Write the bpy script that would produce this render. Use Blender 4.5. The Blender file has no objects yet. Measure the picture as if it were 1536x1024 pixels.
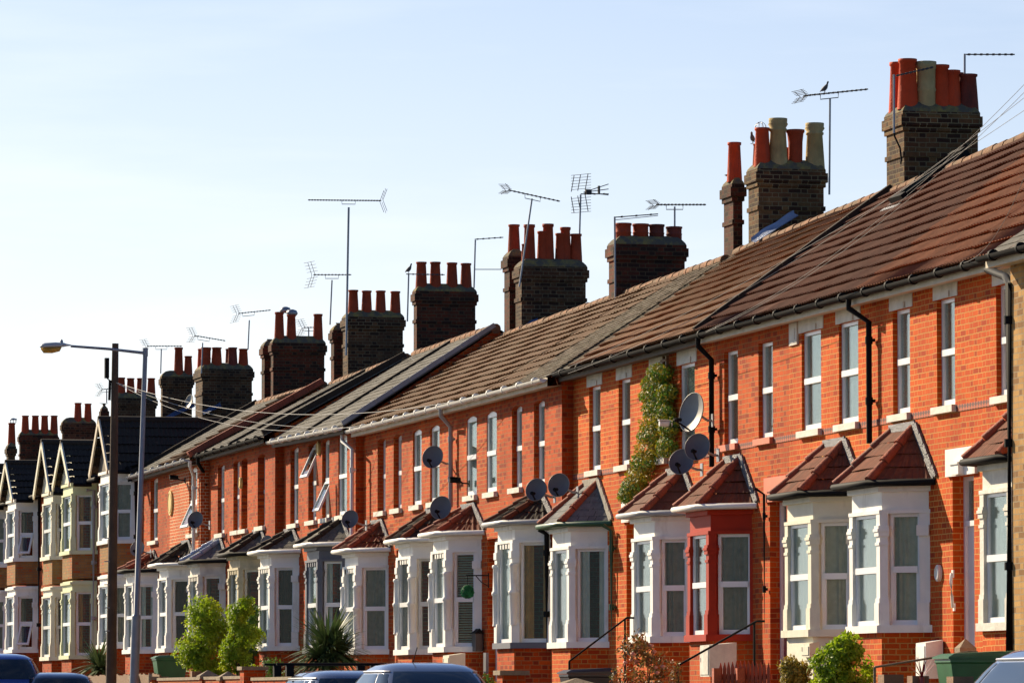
import bpy, math, random
from math import sin, cos, pi, radians, atan, atan2, sqrt, tan
from mathutils import Vector, Matrix
random.seed(7)
C = bpy.context.scene.collection
# ---------------------------------------------------------------- camera survey
F_PX = 7730.0; CAM = Vector((0, -21.1, 1.5))
PT = atan(538/F_PX); TH = atan(1828*cos(PT)/F_PX)
FW = Vector((-cos(TH)*cos(PT), sin(TH)*cos(PT), sin(PT)))
RT = Vector((sin(TH), cos(TH), 0)); UP = RT.cross(FW)
def at(px, py, y):
    """surveyed point on the plane y: the row runs along -X, walls stand on planes of constant y"""
    d = FW + RT*((px-768)/F_PX) + UP*((512-py)/F_PX)
    return CAM + d*((y-CAM.y)/d.y)
def XX(px, y): return at(px, 900, y).x
def ZZ(px, py, y): return at(px, py, y).z
def atx(px, py, x):
    d = FW + RT*((px-768)/F_PX) + UP*((512-py)/F_PX)
    return CAM + d*((x-CAM.x)/d.x)
def gz(x):
    u = -x
    return 0.05+0.0075*max(-20, min(220, u))
# ---------------------------------------------------------------- materials
def newmat(name):
    m = bpy.data.materials.new(name); m.use_nodes = True
    nt = m.node_tree; b = nt.nodes['Principled BSDF']
    return m, nt, b
def N(nt, t, **k):
    n = nt.nodes.new(t)
    for a, v in k.items():
        if a.startswith('i_'):
            key = a[2:]; key = int(key) if key.isdigit() else key.replace('_', ' ')
            n.inputs[key].default_value = v
        else: setattr(n, a, v)
    return n
def L(nt, a, b): nt.links.new(a, b)
def M2(nt, op, a, b=None, c=None):
    n = nt.nodes.new('ShaderNodeMath'); n.operation = op
    for i, v in enumerate((a, b, c)):
        if v is None: continue
        if isinstance(v, (int, float)): n.inputs[i].default_value = v
        else: L(nt, v, n.inputs[i])
    return n.outputs[0]
def mixc(nt, fac, a, b, mode='MIX'):
    n = nt.nodes.new('ShaderNodeMix'); n.data_type = 'RGBA'; n.blend_type = mode
    for i, v in ((0, fac), (6, a), (7, b)):
        if isinstance(v, (int, float)): n.inputs[i].default_value = v
        elif isinstance(v, tuple): n.inputs[i].default_value = (*v, 1) if len(v) == 3 else v
        else: L(nt, v, n.inputs[i])
    return n.outputs[2]
def noise(nt, vec, scale, detail=3, rough=.55):
    n = N(nt, 'ShaderNodeTexNoise'); n.inputs['Scale'].default_value = scale
    n.inputs['Detail'].default_value = detail; n.inputs['Roughness'].default_value = rough
    if vec is not None: L(nt, vec, n.inputs['Vector'])
    return n.outputs['Fac']
def ramp(nt, fac, lo, hi):
    n = N(nt, 'ShaderNodeMapRange'); n.inputs[1].default_value = lo; n.inputs[2].default_value = hi
    L(nt, fac, n.inputs[0]); return n.outputs[0]
def pos(nt): return N(nt, 'ShaderNodeNewGeometry').outputs['Position']
def bump(nt, b, h, dist=.01, strength=.6):
    n = N(nt, 'ShaderNodeBump'); n.inputs['Strength'].default_value = strength; n.inputs['Distance'].default_value = dist
    L(nt, h, n.inputs['Height']); L(nt, n.outputs[0], b.inputs['Normal'])
def brick_mat(name, c1, c2, c3, mortar, dark=.35, soot=0.0, mw=.012, bmp=.006):
    """flemish bond from UVs in metres"""
    m, nt, b = newmat(name)
    uv = N(nt, 'ShaderNodeUVMap').outputs[0]
    p = pos(nt)
    wob = noise(nt, p, 3.0, 2)
    sx = N(nt, 'ShaderNodeSeparateXYZ'); L(nt, uv, sx.inputs[0])
    v = M2(nt, 'ADD', sx.outputs[1], M2(nt, 'MULTIPLY', M2(nt, 'SUBTRACT', wob, .5), .022))
    rowf = M2(nt, 'DIVIDE', v, .075); row = M2(nt, 'FLOOR', rowf)
    fv = M2(nt, 'MULTIPLY', M2(nt, 'FRACT', rowf), .075)
    xs = M2(nt, 'ADD', sx.outputs[0], M2(nt, 'MULTIPLY', M2(nt, 'FLOORED_MODULO', row, 2.0), .16875))
    per = M2(nt, 'DIVIDE', xs, .3375); cell = M2(nt, 'FLOOR', per)
    fx = M2(nt, 'MULTIPLY', M2(nt, 'FRACT', per), .3375)
    head = M2(nt, 'GREATER_THAN', fx, .225)
    j1 = M2(nt, 'LESS_THAN', fx, mw)
    j2 = M2(nt, 'LESS_THAN', M2(nt, 'ABSOLUTE', M2(nt, 'SUBTRACT', fx, .225+mw/2)), mw/2)
    j3 = M2(nt, 'LESS_THAN', fv, mw)
    joint = M2(nt, 'MAXIMUM', M2(nt, 'MAXIMUM', j1, j2), j3)
    idv = N(nt, 'ShaderNodeCombineXYZ'); L(nt, M2(nt, 'ADD', M2(nt, 'MULTIPLY', cell, 2.0), head), idv.inputs[0]); L(nt, row, idv.inputs[1])
    wn = N(nt, 'ShaderNodeTexWhiteNoise', noise_dimensions='2D'); L(nt, idv.outputs[0], wn.inputs['Vector'])
    r = wn.outputs['Value']
    col = mixc(nt, ramp(nt, r, .0, .75), c1, c2)
    col = mixc(nt, M2(nt, 'MULTIPLY', M2(nt, 'GREATER_THAN', r, 1-dark*.5), .75), col, c3)
    big = noise(nt, p, .9, 4)
    col = mixc(nt, M2(nt, 'MULTIPLY', ramp(nt, big, .42, .75), .55), col, c3)
    fine = noise(nt, p, 45, 3)
    mpw = N(nt, 'ShaderNodeMapping'); mpw.inputs['Scale'].default_value = (1, 1, .18); L(nt, p, mpw.inputs[0])
    streak = noise(nt, mpw.outputs[0], 2.6, 6, .7)
    col = mixc(nt, M2(nt, 'MULTIPLY', ramp(nt, streak, .5, .72), .5), col, tuple(x*.7 for x in c3))
    col = mixc(nt, M2(nt, 'MULTIPLY', ramp(nt, fine, .5, .8), .4), col, c3)
    mort = mixc(nt, ramp(nt, big, .3, .7), mortar, tuple(x*.6 for x in mortar))
    col = mixc(nt, joint, col, mort)
    if soot:
        sn = noise(nt, p, 1.7, 5, .7)
        col = mixc(nt, M2(nt, 'MULTIPLY', ramp(nt, sn, .3, .62), soot), col, (.018, .015, .013))
    L(nt, col, b.inputs['Base Color']); b.inputs['Roughness'].default_value = .9
    b.inputs['Specular IOR Level'].default_value = .2
    h = M2(nt, 'ADD', M2(nt, 'MULTIPLY', M2(nt, 'SUBTRACT', 1.0, joint), .7), M2(nt, 'MULTIPLY', fine, .5))
    bump(nt, b, h, bmp, .9)
    return m
def plain(name, col, rough=.6, var=.25, scale=6, bmp=0, metal=0, dirt=None, dscale=2.2, dthr=(.5, .8), spec=.5, emis=None):
    m, nt, b = newmat(name); p = pos(nt)
    n1 = noise(nt, p, scale, 4)
    c = mixc(nt, ramp(nt, n1, .3, .75), tuple(min(1, x*(1+var*.35)) for x in col), tuple(x*(1-var) for x in col))
    if dirt:
        mp = N(nt, 'ShaderNodeMapping'); mp.inputs['Scale'].default_value = (1, 1, .35); L(nt, p, mp.inputs[0])
        n2 = noise(nt, mp.outputs[0], dscale, 6, .7)
        c = mixc(nt, M2(nt, 'MULTIPLY', ramp(nt, n2, *dthr), .8), c, dirt)
    L(nt, c, b.inputs['Base Color']); b.inputs['Roughness'].default_value = rough; b.inputs['Metallic'].default_value = metal
    b.inputs['Specular IOR Level'].default_value = spec
    if bmp: bump(nt, b, noise(nt, p, scale*6, 4), bmp, .8)
    return m
def tile_mat(name, c1, c2, moss, mossamt=.4, tw=.3, gauge=.33, jt=0):
    m, nt, b = newmat(name); p = pos(nt)
    uv = N(nt, 'ShaderNodeUVMap').outputs[0]
    sx = N(nt, 'ShaderNodeSeparateXYZ'); L(nt, uv, sx.inputs[0])
    row = M2(nt, 'FLOOR', M2(nt, 'DIVIDE', sx.outputs[1], gauge))
    xs = M2(nt, 'ADD', M2(nt, 'DIVIDE', sx.outputs[0], tw), M2(nt, 'MULTIPLY', M2(nt, 'FLOORED_MODULO', row, 2.0), .5))
    cb = N(nt, 'ShaderNodeCombineXYZ'); L(nt, M2(nt, 'FLOOR', xs), cb.inputs[0]); L(nt, row, cb.inputs[1])
    wn = N(nt, 'ShaderNodeTexWhiteNoise', noise_dimensions='2D'); L(nt, cb.outputs[0], wn.inputs['Vector'])
    col = mixc(nt, wn.outputs['Value'], c1, c2)
    n1 = noise(nt, p, 1.1, 5, .65); n2 = noise(nt, p, 14, 4, .7)
    col = mixc(nt, M2(nt, 'MULTIPLY', ramp(nt, n2, .4, .75), .55), col, tuple(x*.45 for x in c2))
    col = mixc(nt, M2(nt, 'MULTIPLY', ramp(nt, n1, .38, .7), mossamt), col, moss)
    n3 = noise(nt, p, 5, 6, .75)
    col = mixc(nt, M2(nt, 'MULTIPLY', ramp(nt, n3, .6, .7), .5*mossamt), col, (.25, .22, .12))
    fr = M2(nt, 'FRACT', xs)
    j = M2(nt, 'LESS_THAN', fr, .05)
    if name.endswith('slate') or 'plain' in name: col = mixc(nt, M2(nt, 'MULTIPLY', j, .7), col, (.02, .017, .015))
    L(nt, col, b.inputs['Base Color']); b.inputs['Roughness'].default_value = .85; b.inputs['Specular IOR Level'].default_value = .25
    bump(nt, b, n2, .008, .7)
    return m
def glass_mat():
    m, nt, b = newmat('window_glass')
    out = nt.nodes['Material Output']; nt.nodes.remove(b)
    tr = N(nt, 'ShaderNodeBsdfTransparent'); tr.inputs[0].default_value = (.90, .92, .90, 1)
    gl = N(nt, 'ShaderNodeBsdfGlossy'); gl.inputs['Roughness'].default_value = .03; gl.inputs[0].default_value = (.8, .86, .86, 1)
    bp = N(nt, 'ShaderNodeBump'); bp.inputs['Distance'].default_value = .004; bp.inputs['Strength'].default_value = .35
    L(nt, noise(nt, pos(nt), 1.6, 2), bp.inputs['Height']); L(nt, bp.outputs[0], gl.inputs['Normal'])
    fr = N(nt, 'ShaderNodeFresnel'); fr.inputs[0].default_value = 1.5
    mx = N(nt, 'ShaderNodeMixShader'); L(nt, M2(nt, 'MULTIPLY', fr.outputs[0], .62), mx.inputs[0]); L(nt, tr.outputs[0], mx.inputs[1]); L(nt, gl.outputs[0], mx.inputs[2])
    L(nt, mx.outputs[0], out.inputs[0]); return m
def leaf_mat(name, c1, c2, c3, tr=.35):
    m, nt, b = newmat(name); out = nt.nodes['Material Output']
    oi = N(nt, 'ShaderNodeNewGeometry')
    c = mixc(nt, oi.outputs['Random Per Island'], c1, c2)
    n1 = noise(nt, oi.outputs['Position'], 2.5, 3)
    c = mixc(nt, ramp(nt, n1, .5, .72), c, c3)
    L(nt, c, b.inputs['Base Color']); b.inputs['Roughness'].default_value = .55
    t = N(nt, 'ShaderNodeBsdfTranslucent'); L(nt, c, t.inputs[0])
    mx = N(nt, 'ShaderNodeMixShader'); mx.inputs[0].default_value = tr
    L(nt, b.outputs[0], mx.inputs[1]); L(nt, t.outputs[0], mx.inputs[2]); L(nt, mx.outputs[0], out.inputs[0])
    return m
def mixed(name, c1, c2, scale, thr=(.45, .6), rough=.7, bmp=0.0):
    m, nt, b = newmat(name); p = pos(nt)
    n1 = noise(nt, p, scale, 5, .65)
    L(nt, mixc(nt, ramp(nt, n1, *thr), c1, c2), b.inputs['Base Color']); b.inputs['Roughness'].default_value = rough
    if bmp: bump(nt, b, n1, bmp, .8)
    return m
MT = {}
MT['brick'] = brick_mat('orange_red_brick', (.64, .098, .004), (.53, .068, .004), (.33, .034, .006), (.68, .31, .08), .22, mw=.014)
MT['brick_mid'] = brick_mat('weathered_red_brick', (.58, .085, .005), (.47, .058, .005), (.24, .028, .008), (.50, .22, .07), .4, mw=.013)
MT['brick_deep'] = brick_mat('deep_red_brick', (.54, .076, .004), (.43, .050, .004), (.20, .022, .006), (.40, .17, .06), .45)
MT['brick_pointed'] = brick_mat('red_brick_pale_pointing', (.58, .10, .012), (.50, .075, .01), (.34, .06, .02), (.72, .5, .3), .2, mw=.016)
MT['brick_yellow'] = brick_mat('yellow_stock_brick', (.52, .30, .10), (.42, .22, .07), (.18, .09, .035), (.40, .30, .18), .4)
MT['brick_tan'] = brick_mat('tan_stock_brick', (.34, .20, .07), (.26, .15, .05), (.45, .08, .02), (.25, .2, .12), .2)
MT['stack'] = brick_mat('sooty_stock_brick', (.17, .085, .038), (.12, .04, .018), (.022, .012, .009), (.25, .19, .11), .8, soot=.6, mw=.014, bmp=.012)
MT['stack_red'] = brick_mat('sooty_red_brick', (.20, .038, .014), (.11, .024, .012), (.025, .013, .01), (.17, .11, .06), .7, soot=.6, mw=.014, bmp=.012)
MT['stack_yellow'] = brick_mat('old_yellow_stack_brick', (.25, .13, .045), (.15, .052, .022), (.028, .014, .009), (.30, .23, .12), .85, soot=.5, mw=.014, bmp=.012)
MT['mortar'] = mixed('mortar_flaunching', (.10, .085, .06), (.26, .19, .05), 5, (.45, .65), .95, .02)
MT['t_orange'] = tile_mat('orange_brown_roof_tile', (.31, .098, .036), (.24, .07, .028), (.16, .075, .038), .4)
MT['t_redbrown'] = tile_mat('red_brown_roof_tile', (.17, .052, .025), (.13, .039, .02), (.10, .06, .04), .4)
MT['t_tan'] = tile_mat('tan_brown_roof_tile', (.28, .115, .047), (.22, .088, .038), (.13, .10, .05), .5)
MT['t_moss'] = tile_mat('mossy_grey_plain_tile', (.15, .10, .065), (.11, .08, .055), (.12, .11, .07), .7, .17, .11)
MT['t_brown'] = tile_mat('brown_roof_tile', (.20, .10, .048), (.155, .078, .038), (.13, .10, .055), .55)
MT['t_slate'] = tile_mat('grey_brown_slate', (.155, .14, .115), (.105, .10, .09), (.12, .11, .085), .45, .3, .22)
MT['t_slate_blue'] = tile_mat('blue_grey_slate', (.17, .17, .17), (.11, .115, .125), (.12, .11, .09), .3, .3, .22)
MT['t_dark'] = tile_mat('dark_concrete_tile', (.055, .036, .024), (.038, .028, .022), (.035, .03, .02), .4)
MT['t_clay'] = tile_mat('dark_clay_bay_tile', (.25, .066, .026), (.16, .042, .018), (.06, .036, .022), .6, .3)
MT['ridge'] = plain('terracotta_ridge', (.30, .12, .05), .9, .5, 5, .02, dirt=(.12, .085, .045), dthr=(.35, .6))
MT['hip_red'] = plain('red_hip_tile', (.33, .07, .03), .8, .4, 6, .02, dirt=(.08, .05, .035), dthr=(.5, .8))
MT['lead'] = plain('lead_flashing', (.14, .14, .155), .5, .35, 7, .03, metal=.2)
MT['cement'] = plain('cement_flashing', (.34, .31, .26), .9, .3, 8, .02)
W = dict(dirt=(.30, .25, .19), dthr=(.55, .85))
MT['white'] = plain('white_masonry_paint', (.82, .80, .75), .6, .1, 3, .004, **W)
MT['cream'] = plain('cream_masonry_paint', (.70, .66, .52), .65, .12, 3, .004, **W)
MT['oldcream'] = plain('weathered_cream_stone', (.55, .48, .33), .8, .3, 4, .01, **W)
MT['stone'] = plain('pale_stone', (.70, .66, .58), .75, .25, 4, .01, **W)
MT['greenish'] = plain('pale_green_paint', (.64, .66, .40), .6, .12, 3, .004, **W)
MT['yellowish'] = plain('pale_yellow_paint', (.74, .70, .55), .6, .12, 3, .004, **W)
MT['greypaint'] = plain('slate_grey_paint', (.12, .125, .15), .55, .15, 3)
MT['redpaint'] = plain('oxblood_red_paint', (.40, .026, .004), .6, .2, 3, spec=.2)
MT['terrapaint'] = plain('salmon_red_paint', (.62, .17, .08), .55, .15, 3)
MT['upvc'] = plain('white_plastic_frame', (.80, .80, .80), .3, .04, 4)
MT['oldframe'] = plain('painted_timber_frame', (.62, .62, .60), .5, .15, 6)
MT['black'] = plain('black_plastic', (.008, .008, .009), .7, .2, 5, spec=.12)
MT['greyplastic'] = plain('grey_plastic', (.33, .33, .34), .4, .2, 5)
MT['whiteplastic'] = plain('white_gutter_plastic', (.74, .72, .68), .4, .1, 5, dirt=(.35, .3, .22), dthr=(.55, .85))
MT['greenpaint'] = plain('dark_green_pipe_paint', (.015, .07, .03), .4, .1, 5)
MT['timber_dark'] = plain('dark_soffit_timber', (.11, .085, .065), .8, .3, 5)
MT['soffit'] = plain('cream_fascia', (.58, .50, .38), .7, .2, 5)
MT['doorwhite'] = plain('white_door', (.7, .7, .7), .35, .05, 3)
MT['doorred'] = plain('red_door', (.25, .02, .02), .35, .05, 3)
MT['doorblue'] = plain('blue_door', (.04, .07, .16), .35, .05, 3)
MT['glass'] = glass_mat()
MT['net_cream'] = plain('cream_net_curtain', (.62, .58, .46), .9, .2, 9)
MT['net'] = plain('net_curtain', (.72, .74, .68), .9, .15, 9)
MT['curtain'] = plain('beige_curtain', (.34, .30, .24), .9, .25, 9)
MT['curtain_dark'] = plain('brown_curtain', (.10, .045, .03), .9, .25, 9)
MT['curtain_gold'] = plain('gold_curtain', (.62, .30, .07), .9, .3, 9)
MT['blind'] = plain('slatted_blind', (.55, .50, .40), .7, .1, 9)
MT['inside'] = plain('room_wall', (.22, .20, .17), .9, .2, 2)
MT['pot_red'] = plain('red_clay_pot', (.58, .065, .018), .75, .25, 4, .01, dirt=(.10, .05, .04), dthr=(.5, .8), spec=.2)
MT['pot_dark'] = plain('sooty_clay_pot', (.25, .05, .032), .8, .35, 4, .01, dirt=(.03, .022, .02), dthr=(.4, .7), spec=.2)
MT['pot_brown'] = plain('brown_clay_pot', (.36, .055, .02), .8, .3, 4, .01, dirt=(.08, .05, .04), dthr=(.5, .75), spec=.2)
MT['pot_cream'] = plain('buff_clay_pot', (.50, .38, .17), .8, .3, 4, .01, dirt=(.20, .15, .08), dthr=(.5, .75), spec=.2)
MT['metal'] = plain('galvanised_steel', (.30, .31, .33), .45, .2, 6, metal=.6)
MT['aerial'] = plain('aerial_metal', (.07, .07, .075), .7, .3, 6, spec=.2)
MT['dishgrey'] = plain('dish_grey', (.105, .11, .12), .45, .15, 6)
MT['dishlight'] = plain('dish_pale_grey', (.22, .22, .21), .5, .15, 6)
MT['lampgrey'] = plain('lamp_column_steel', (.22, .24, .28), .5, .2, 4, metal=.3, dirt=(.12, .09, .07))
MT['lanternlens'] = plain('amber_lantern_bowl', (.75, .48, .10), .25, .2, 4)
MT['lanternbody'] = plain('lantern_housing', (.42, .42, .42), .4, .15, 4)
MT['wood'] = plain('creosoted_pole', (.085, .05, .03), .85, .4, 3, .01)
MT['wire'] = plain('pale_cable', (.34, .34, .34), .6, .1, 4)
MT['wiredark'] = plain('grey_cable', (.16, .15, .15), .6, .1, 4)
MT['green_bin'] = plain('green_plastic_bin', (.03, .14, .055), .4, .2, 4)
MT['black_bin'] = plain('black_plastic_bin', (.03, .03, .035), .4, .2, 4)
MT['fence'] = plain('red_stained_timber', (.48, .09, .03), .7, .3, 5, .01)
MT['fence_brown'] = plain('brown_fence_board', (.22, .12, .06), .8, .3, 5, .01)
MT['coping'] = plain('stone_coping', (.26, .20, .13), .9, .35, 5, .02)
MT['plaque'] = plain('cream_yellow_plaque', (.66, .46, .16), .7, .15, 12)
MT['asphalt'] = plain('asphalt', (.05, .05, .052), .9, .25, 9, .01)
MT['paving'] = plain('paving_slab', (.22, .21, .19), .9, .2, 3, .006)
MT['kerbstone'] = plain('kerb_stone', (.3, .29, .27), .85, .2, 4)
MT['soil'] = mixed('garden_soil_grass', (.06, .09, .025), (.10, .075, .05), 1.2)
MT['paint'] = plain('road_paint', (.75, .75, .72), .7, .2, 5)
MT['ground'] = mixed('grass_land', (.05, .08, .025), (.09, .09, .04), .05)
MT['hedge'] = leaf_mat('bright_yellow_green_leaf', (.20, .34, .012), (.36, .46, .015), (.46, .46, .02), .45)
MT['hedge_dark'] = leaf_mat('deep_green_leaf', (.05, .13, .02), (.10, .22, .025), (.16, .26, .03), .3)
MT['ivy'] = leaf_mat('creeper_leaf', (.16, .19, .012), (.38, .30, .015), (.42, .24, .03), .3)
MT['gold_leaf'] = leaf_mat('variegated_leaf', (.45, .30, .04), (.20, .22, .03), (.50, .38, .08), .3)
MT['rose_leaf'] = leaf_mat('rose_leaf', (.10, .14, .03), (.38, .09, .03), (.45, .20, .05), .3)
MT['palm'] = leaf_mat('spiky_palm_leaf', (.05, .10, .03), (.09, .14, .045), (.13, .17, .06), .15)
MT['flower_y'] = plain('yellow_petals', (.8, .5, .03), .6, .1, 9)
MT['flower_o'] = plain('orange_petals', (.85, .28, .04), .6, .1, 9)
MT['rosehip'] = plain('pink_rose_petals', (.75, .28, .20), .6, .2, 9)
MT['stem'] = plain('brown_stem', (.08, .05, .03), .9, .2, 9)
MT['tarp'] = plain('blue_roof_sheet', (.05, .085, .18), .35, .3, 5, .02)
MT['tarp_grey'] = plain('silver_blue_sheet', (.30, .36, .50), .3, .3, 5, .02)
MT['bird'] = plain('pigeon_feathers', (.11, .11, .13), .7, .4, 30)
MT['rubber'] = plain('tyre_rubber', (.02, .02, .02), .9, .1, 9)
MT['chrome'] = plain('alloy', (.5, .5, .52), .3, .1, 9, metal=.9)
MT['tail'] = plain('red_tail_lens', (.4, .01, .01), .15, .1, 9)
MT['headl'] = plain('clear_lens', (.7, .7, .72), .1, .1, 9)
MT['plate'] = plain('yellow_plate', (.75, .55, .05), .5, .1, 9)
def carpaint(name, col):
    m = plain(name, col, .25, .05, 3, metal=.45); b = m.node_tree.nodes['Principled BSDF']
    b.inputs['Coat Weight'].default_value = 1.0; b.inputs['Coat Roughness'].default_value = .04; return m
MT['car_silver'] = carpaint('silver_blue_paint', (.11, .13, .18))
MT['car_dark'] = carpaint('dark_navy_paint', (.03, .045, .09))
MT['car_blue'] = carpaint('bright_blue_paint', (.035, .08, .32))
MT['car_grey'] = carpaint('pale_grey_paint', (.12, .15, .22))
m, nt, b = newmat('car_glass'); b.inputs['Base Color'].default_value = (.012, .02, .028, 1); b.inputs['Roughness'].default_value = .04
b.inputs['Specular IOR Level'].default_value = .8; MT['car_glass'] = m
# ---------------------------------------------------------------- mesh builder
class MB:
    def __init__(s): s.v = []; s.f = []; s.m = []; s.sm = []
    def face(s, pts, mi=0, sm=False):
        i = len(s.v); s.v += [tuple(p) for p in pts]; s.f.append(list(range(i, i+len(pts)))); s.m.append(mi); s.sm.append(sm)
    def grid(s, rows, mi=0, sm=True, closed=False):
        i = len(s.v); n = len(rows[0])
        for r in rows: s.v += [tuple(p) for p in r]
        for a in range(len(rows)-1):
            for b in range(n if closed else n-1):
                c = (b+1) % n
                s.f.append([i+a*n+b, i+a*n+c, i+(a+1)*n+c, i+(a+1)*n+b]); s.m.append(mi); s.sm.append(sm)
    def box(s, x0, x1, y0, y1, z0, z1, mi=0, skip=''):
        x0, x1 = min(x0, x1), max(x0, x1); y0, y1 = min(y0, y1), max(y0, y1)
        P = [(x, y, z) for z in (z0, z1) for y in (y0, y1) for x in (x0, x1)]
        for nm, q in (('b', (0, 2, 3, 1)), ('t', (4, 5, 7, 6)), ('f', (0, 1, 5, 4)), ('k', (2, 6, 7, 3)), ('l', (0, 4, 6, 2)), ('r', (1, 3, 7, 5))):
            if nm not in skip: s.face([P[k] for k in q], mi)
    def prism(s, poly, z0, z1, mi=0, caps=True):
        """poly: list of (x,y) any winding -> outward faces"""
        A = sum(poly[i][0]*poly[(i+1) % len(poly)][1]-poly[(i+1) % len(poly)][0]*poly[i][1] for i in range(len(poly)))
        if A < 0: poly = poly[::-1]
        n = len(poly)
        for i in range(n):
            a, b = poly[i], poly[(i+1) % n]
            s.face([(a[0], a[1], z0), (b[0], b[1], z0), (b[0], b[1], z1), (a[0], a[1], z1)], mi)
        if caps:
            s.face([(p[0], p[1], z1) for p in poly], mi); s.face([(p[0], p[1], z0) for p in poly[::-1]], mi)
    def obox(s, c, ex, ey, ez, mi=0):
        """oriented box, half vectors"""
        c = Vector(c); ex, ey, ez = Vector(ex), Vector(ey), Vector(ez)
        if ex.cross(ey).dot(ez) < 0: ex = -ex
        P = [c+a*ex+b*ey+d*ez for d in (-1, 1) for b in (-1, 1) for a in (-1, 1)]
        for q in ((0, 2, 3, 1), (4, 5, 7, 6), (0, 1, 5, 4), (2, 6, 7, 3), (0, 4, 6, 2), (1, 3, 7, 5)): s.face([P[k] for k in q], mi)
    def tube(s, pts, r, n=8, mi=0, caps=True):
        pts = [Vector(p) for p in pts]; rs = r if isinstance(r, (list, tuple)) else [r]*len(pts)
        rows = []
        ref = None
        for k, p in enumerate(pts):
            d = (pts[min(k+1, len(pts)-1)]-pts[max(k-1, 0)]).normalized()
            if ref is None: ref = Vector((0, 0, 1)) if abs(d.z) < .9 else Vector((1, 0, 0))
            a = d.cross(ref).normalized(); b = d.cross(a).normalized()
            rows.append([p+(a*cos(2*pi*j/n)+b*sin(2*pi*j/n))*rs[k] for j in range(n)][::-1])
        s.grid(rows[::-1], mi, True, True)
        if caps: s.face(rows[0], mi); s.face(rows[-1][::-1], mi)
    def lathe(s, c, prof, n=16, mi=0, cap=True):
        c = Vector(c); rows = [[c+Vector((r*cos(2*pi*j/n), r*sin(2*pi*j/n), z)) for j in range(n)] for r, z in prof]
        s.grid(rows, mi, True, True)
        if cap: s.face(rows[-1], mi); s.face(rows[0][::-1], mi)
    def bar(s, a, b, w, d, mi=0, up=(0, 0, 1)):
        a, b = Vector(a), Vector(b); t = (b-a); upv = Vector(up)
        sd = t.normalized().cross(upv).normalized()*w/2; u2 = sd.cross(t.normalized()).normalized()*d/2
        s.obox((a+b)/2, t/2, sd, u2, mi)
    def build(s, name, mats, parent=None, smooth=None):
        if not isinstance(mats, (list, tuple)): mats = [mats]
        org = Vector(parent['_o']) if parent is not None and '_o' in parent else Vector((0, 0, 0))
        if parent is None: 
            if s.v:
                xs = [p[0] for p in s.v]; ys = [p[1] for p in s.v]; zs = [p[2] for p in s.v]
                org = Vector(((min(xs)+max(xs))/2, (min(ys)+max(ys))/2, min(zs)))
        me = bpy.data.meshes.new(name)
        me.from_pydata([(p[0]-org.x, p[1]-org.y, p[2]-org.z) for p in s.v], [], s.f)
        for k in mats: me.materials.append(MT[k] if isinstance(k, str) else k)
        me.polygons.foreach_set('material_index', s.m); me.polygons.foreach_set('use_smooth', s.sm)
        uvl = me.uv_layers.new(name='UVMap').data
        Z = Vector((0, 0, 1)); li = 0; data = [0.0]*(2*len(me.loops))
        for p in me.polygons:
            n = p.normal
            t = Z.cross(n)
            t = t.normalized() if t.length > .05 else Vector((1, 0, 0))
            b = n.cross(t)
            for k in p.loop_indices:
                co = me.vertices[me.loops[k].vertex_index].co+org
                data[2*k] = co.dot(t); data[2*k+1] = co.dot(b)
        uvl.foreach_set('uv', data)
        me.update()
        o = bpy.data.objects.new(name, me); C.objects.link(o)
        if parent is not None:
            o.parent = parent; o['_o'] = tuple(org)
        else:
            o.location = org; o['_o'] = tuple(org)
        return o
def thing(name, label, cat, loc, group=None):
    o = bpy.data.objects.new(name, None); C.objects.link(o); o.location = loc
    o.empty_display_size = .3; o['label'] = label; o['category'] = cat; o['_o'] = tuple(loc)
    if group: o['group'] = group
    return o
def tag(o, label, cat, group=None):
    o['label'] = label; o['category'] = cat
    if group: o['group'] = group
    return o
def struct(o): o['kind'] = 'structure'; return o
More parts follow.
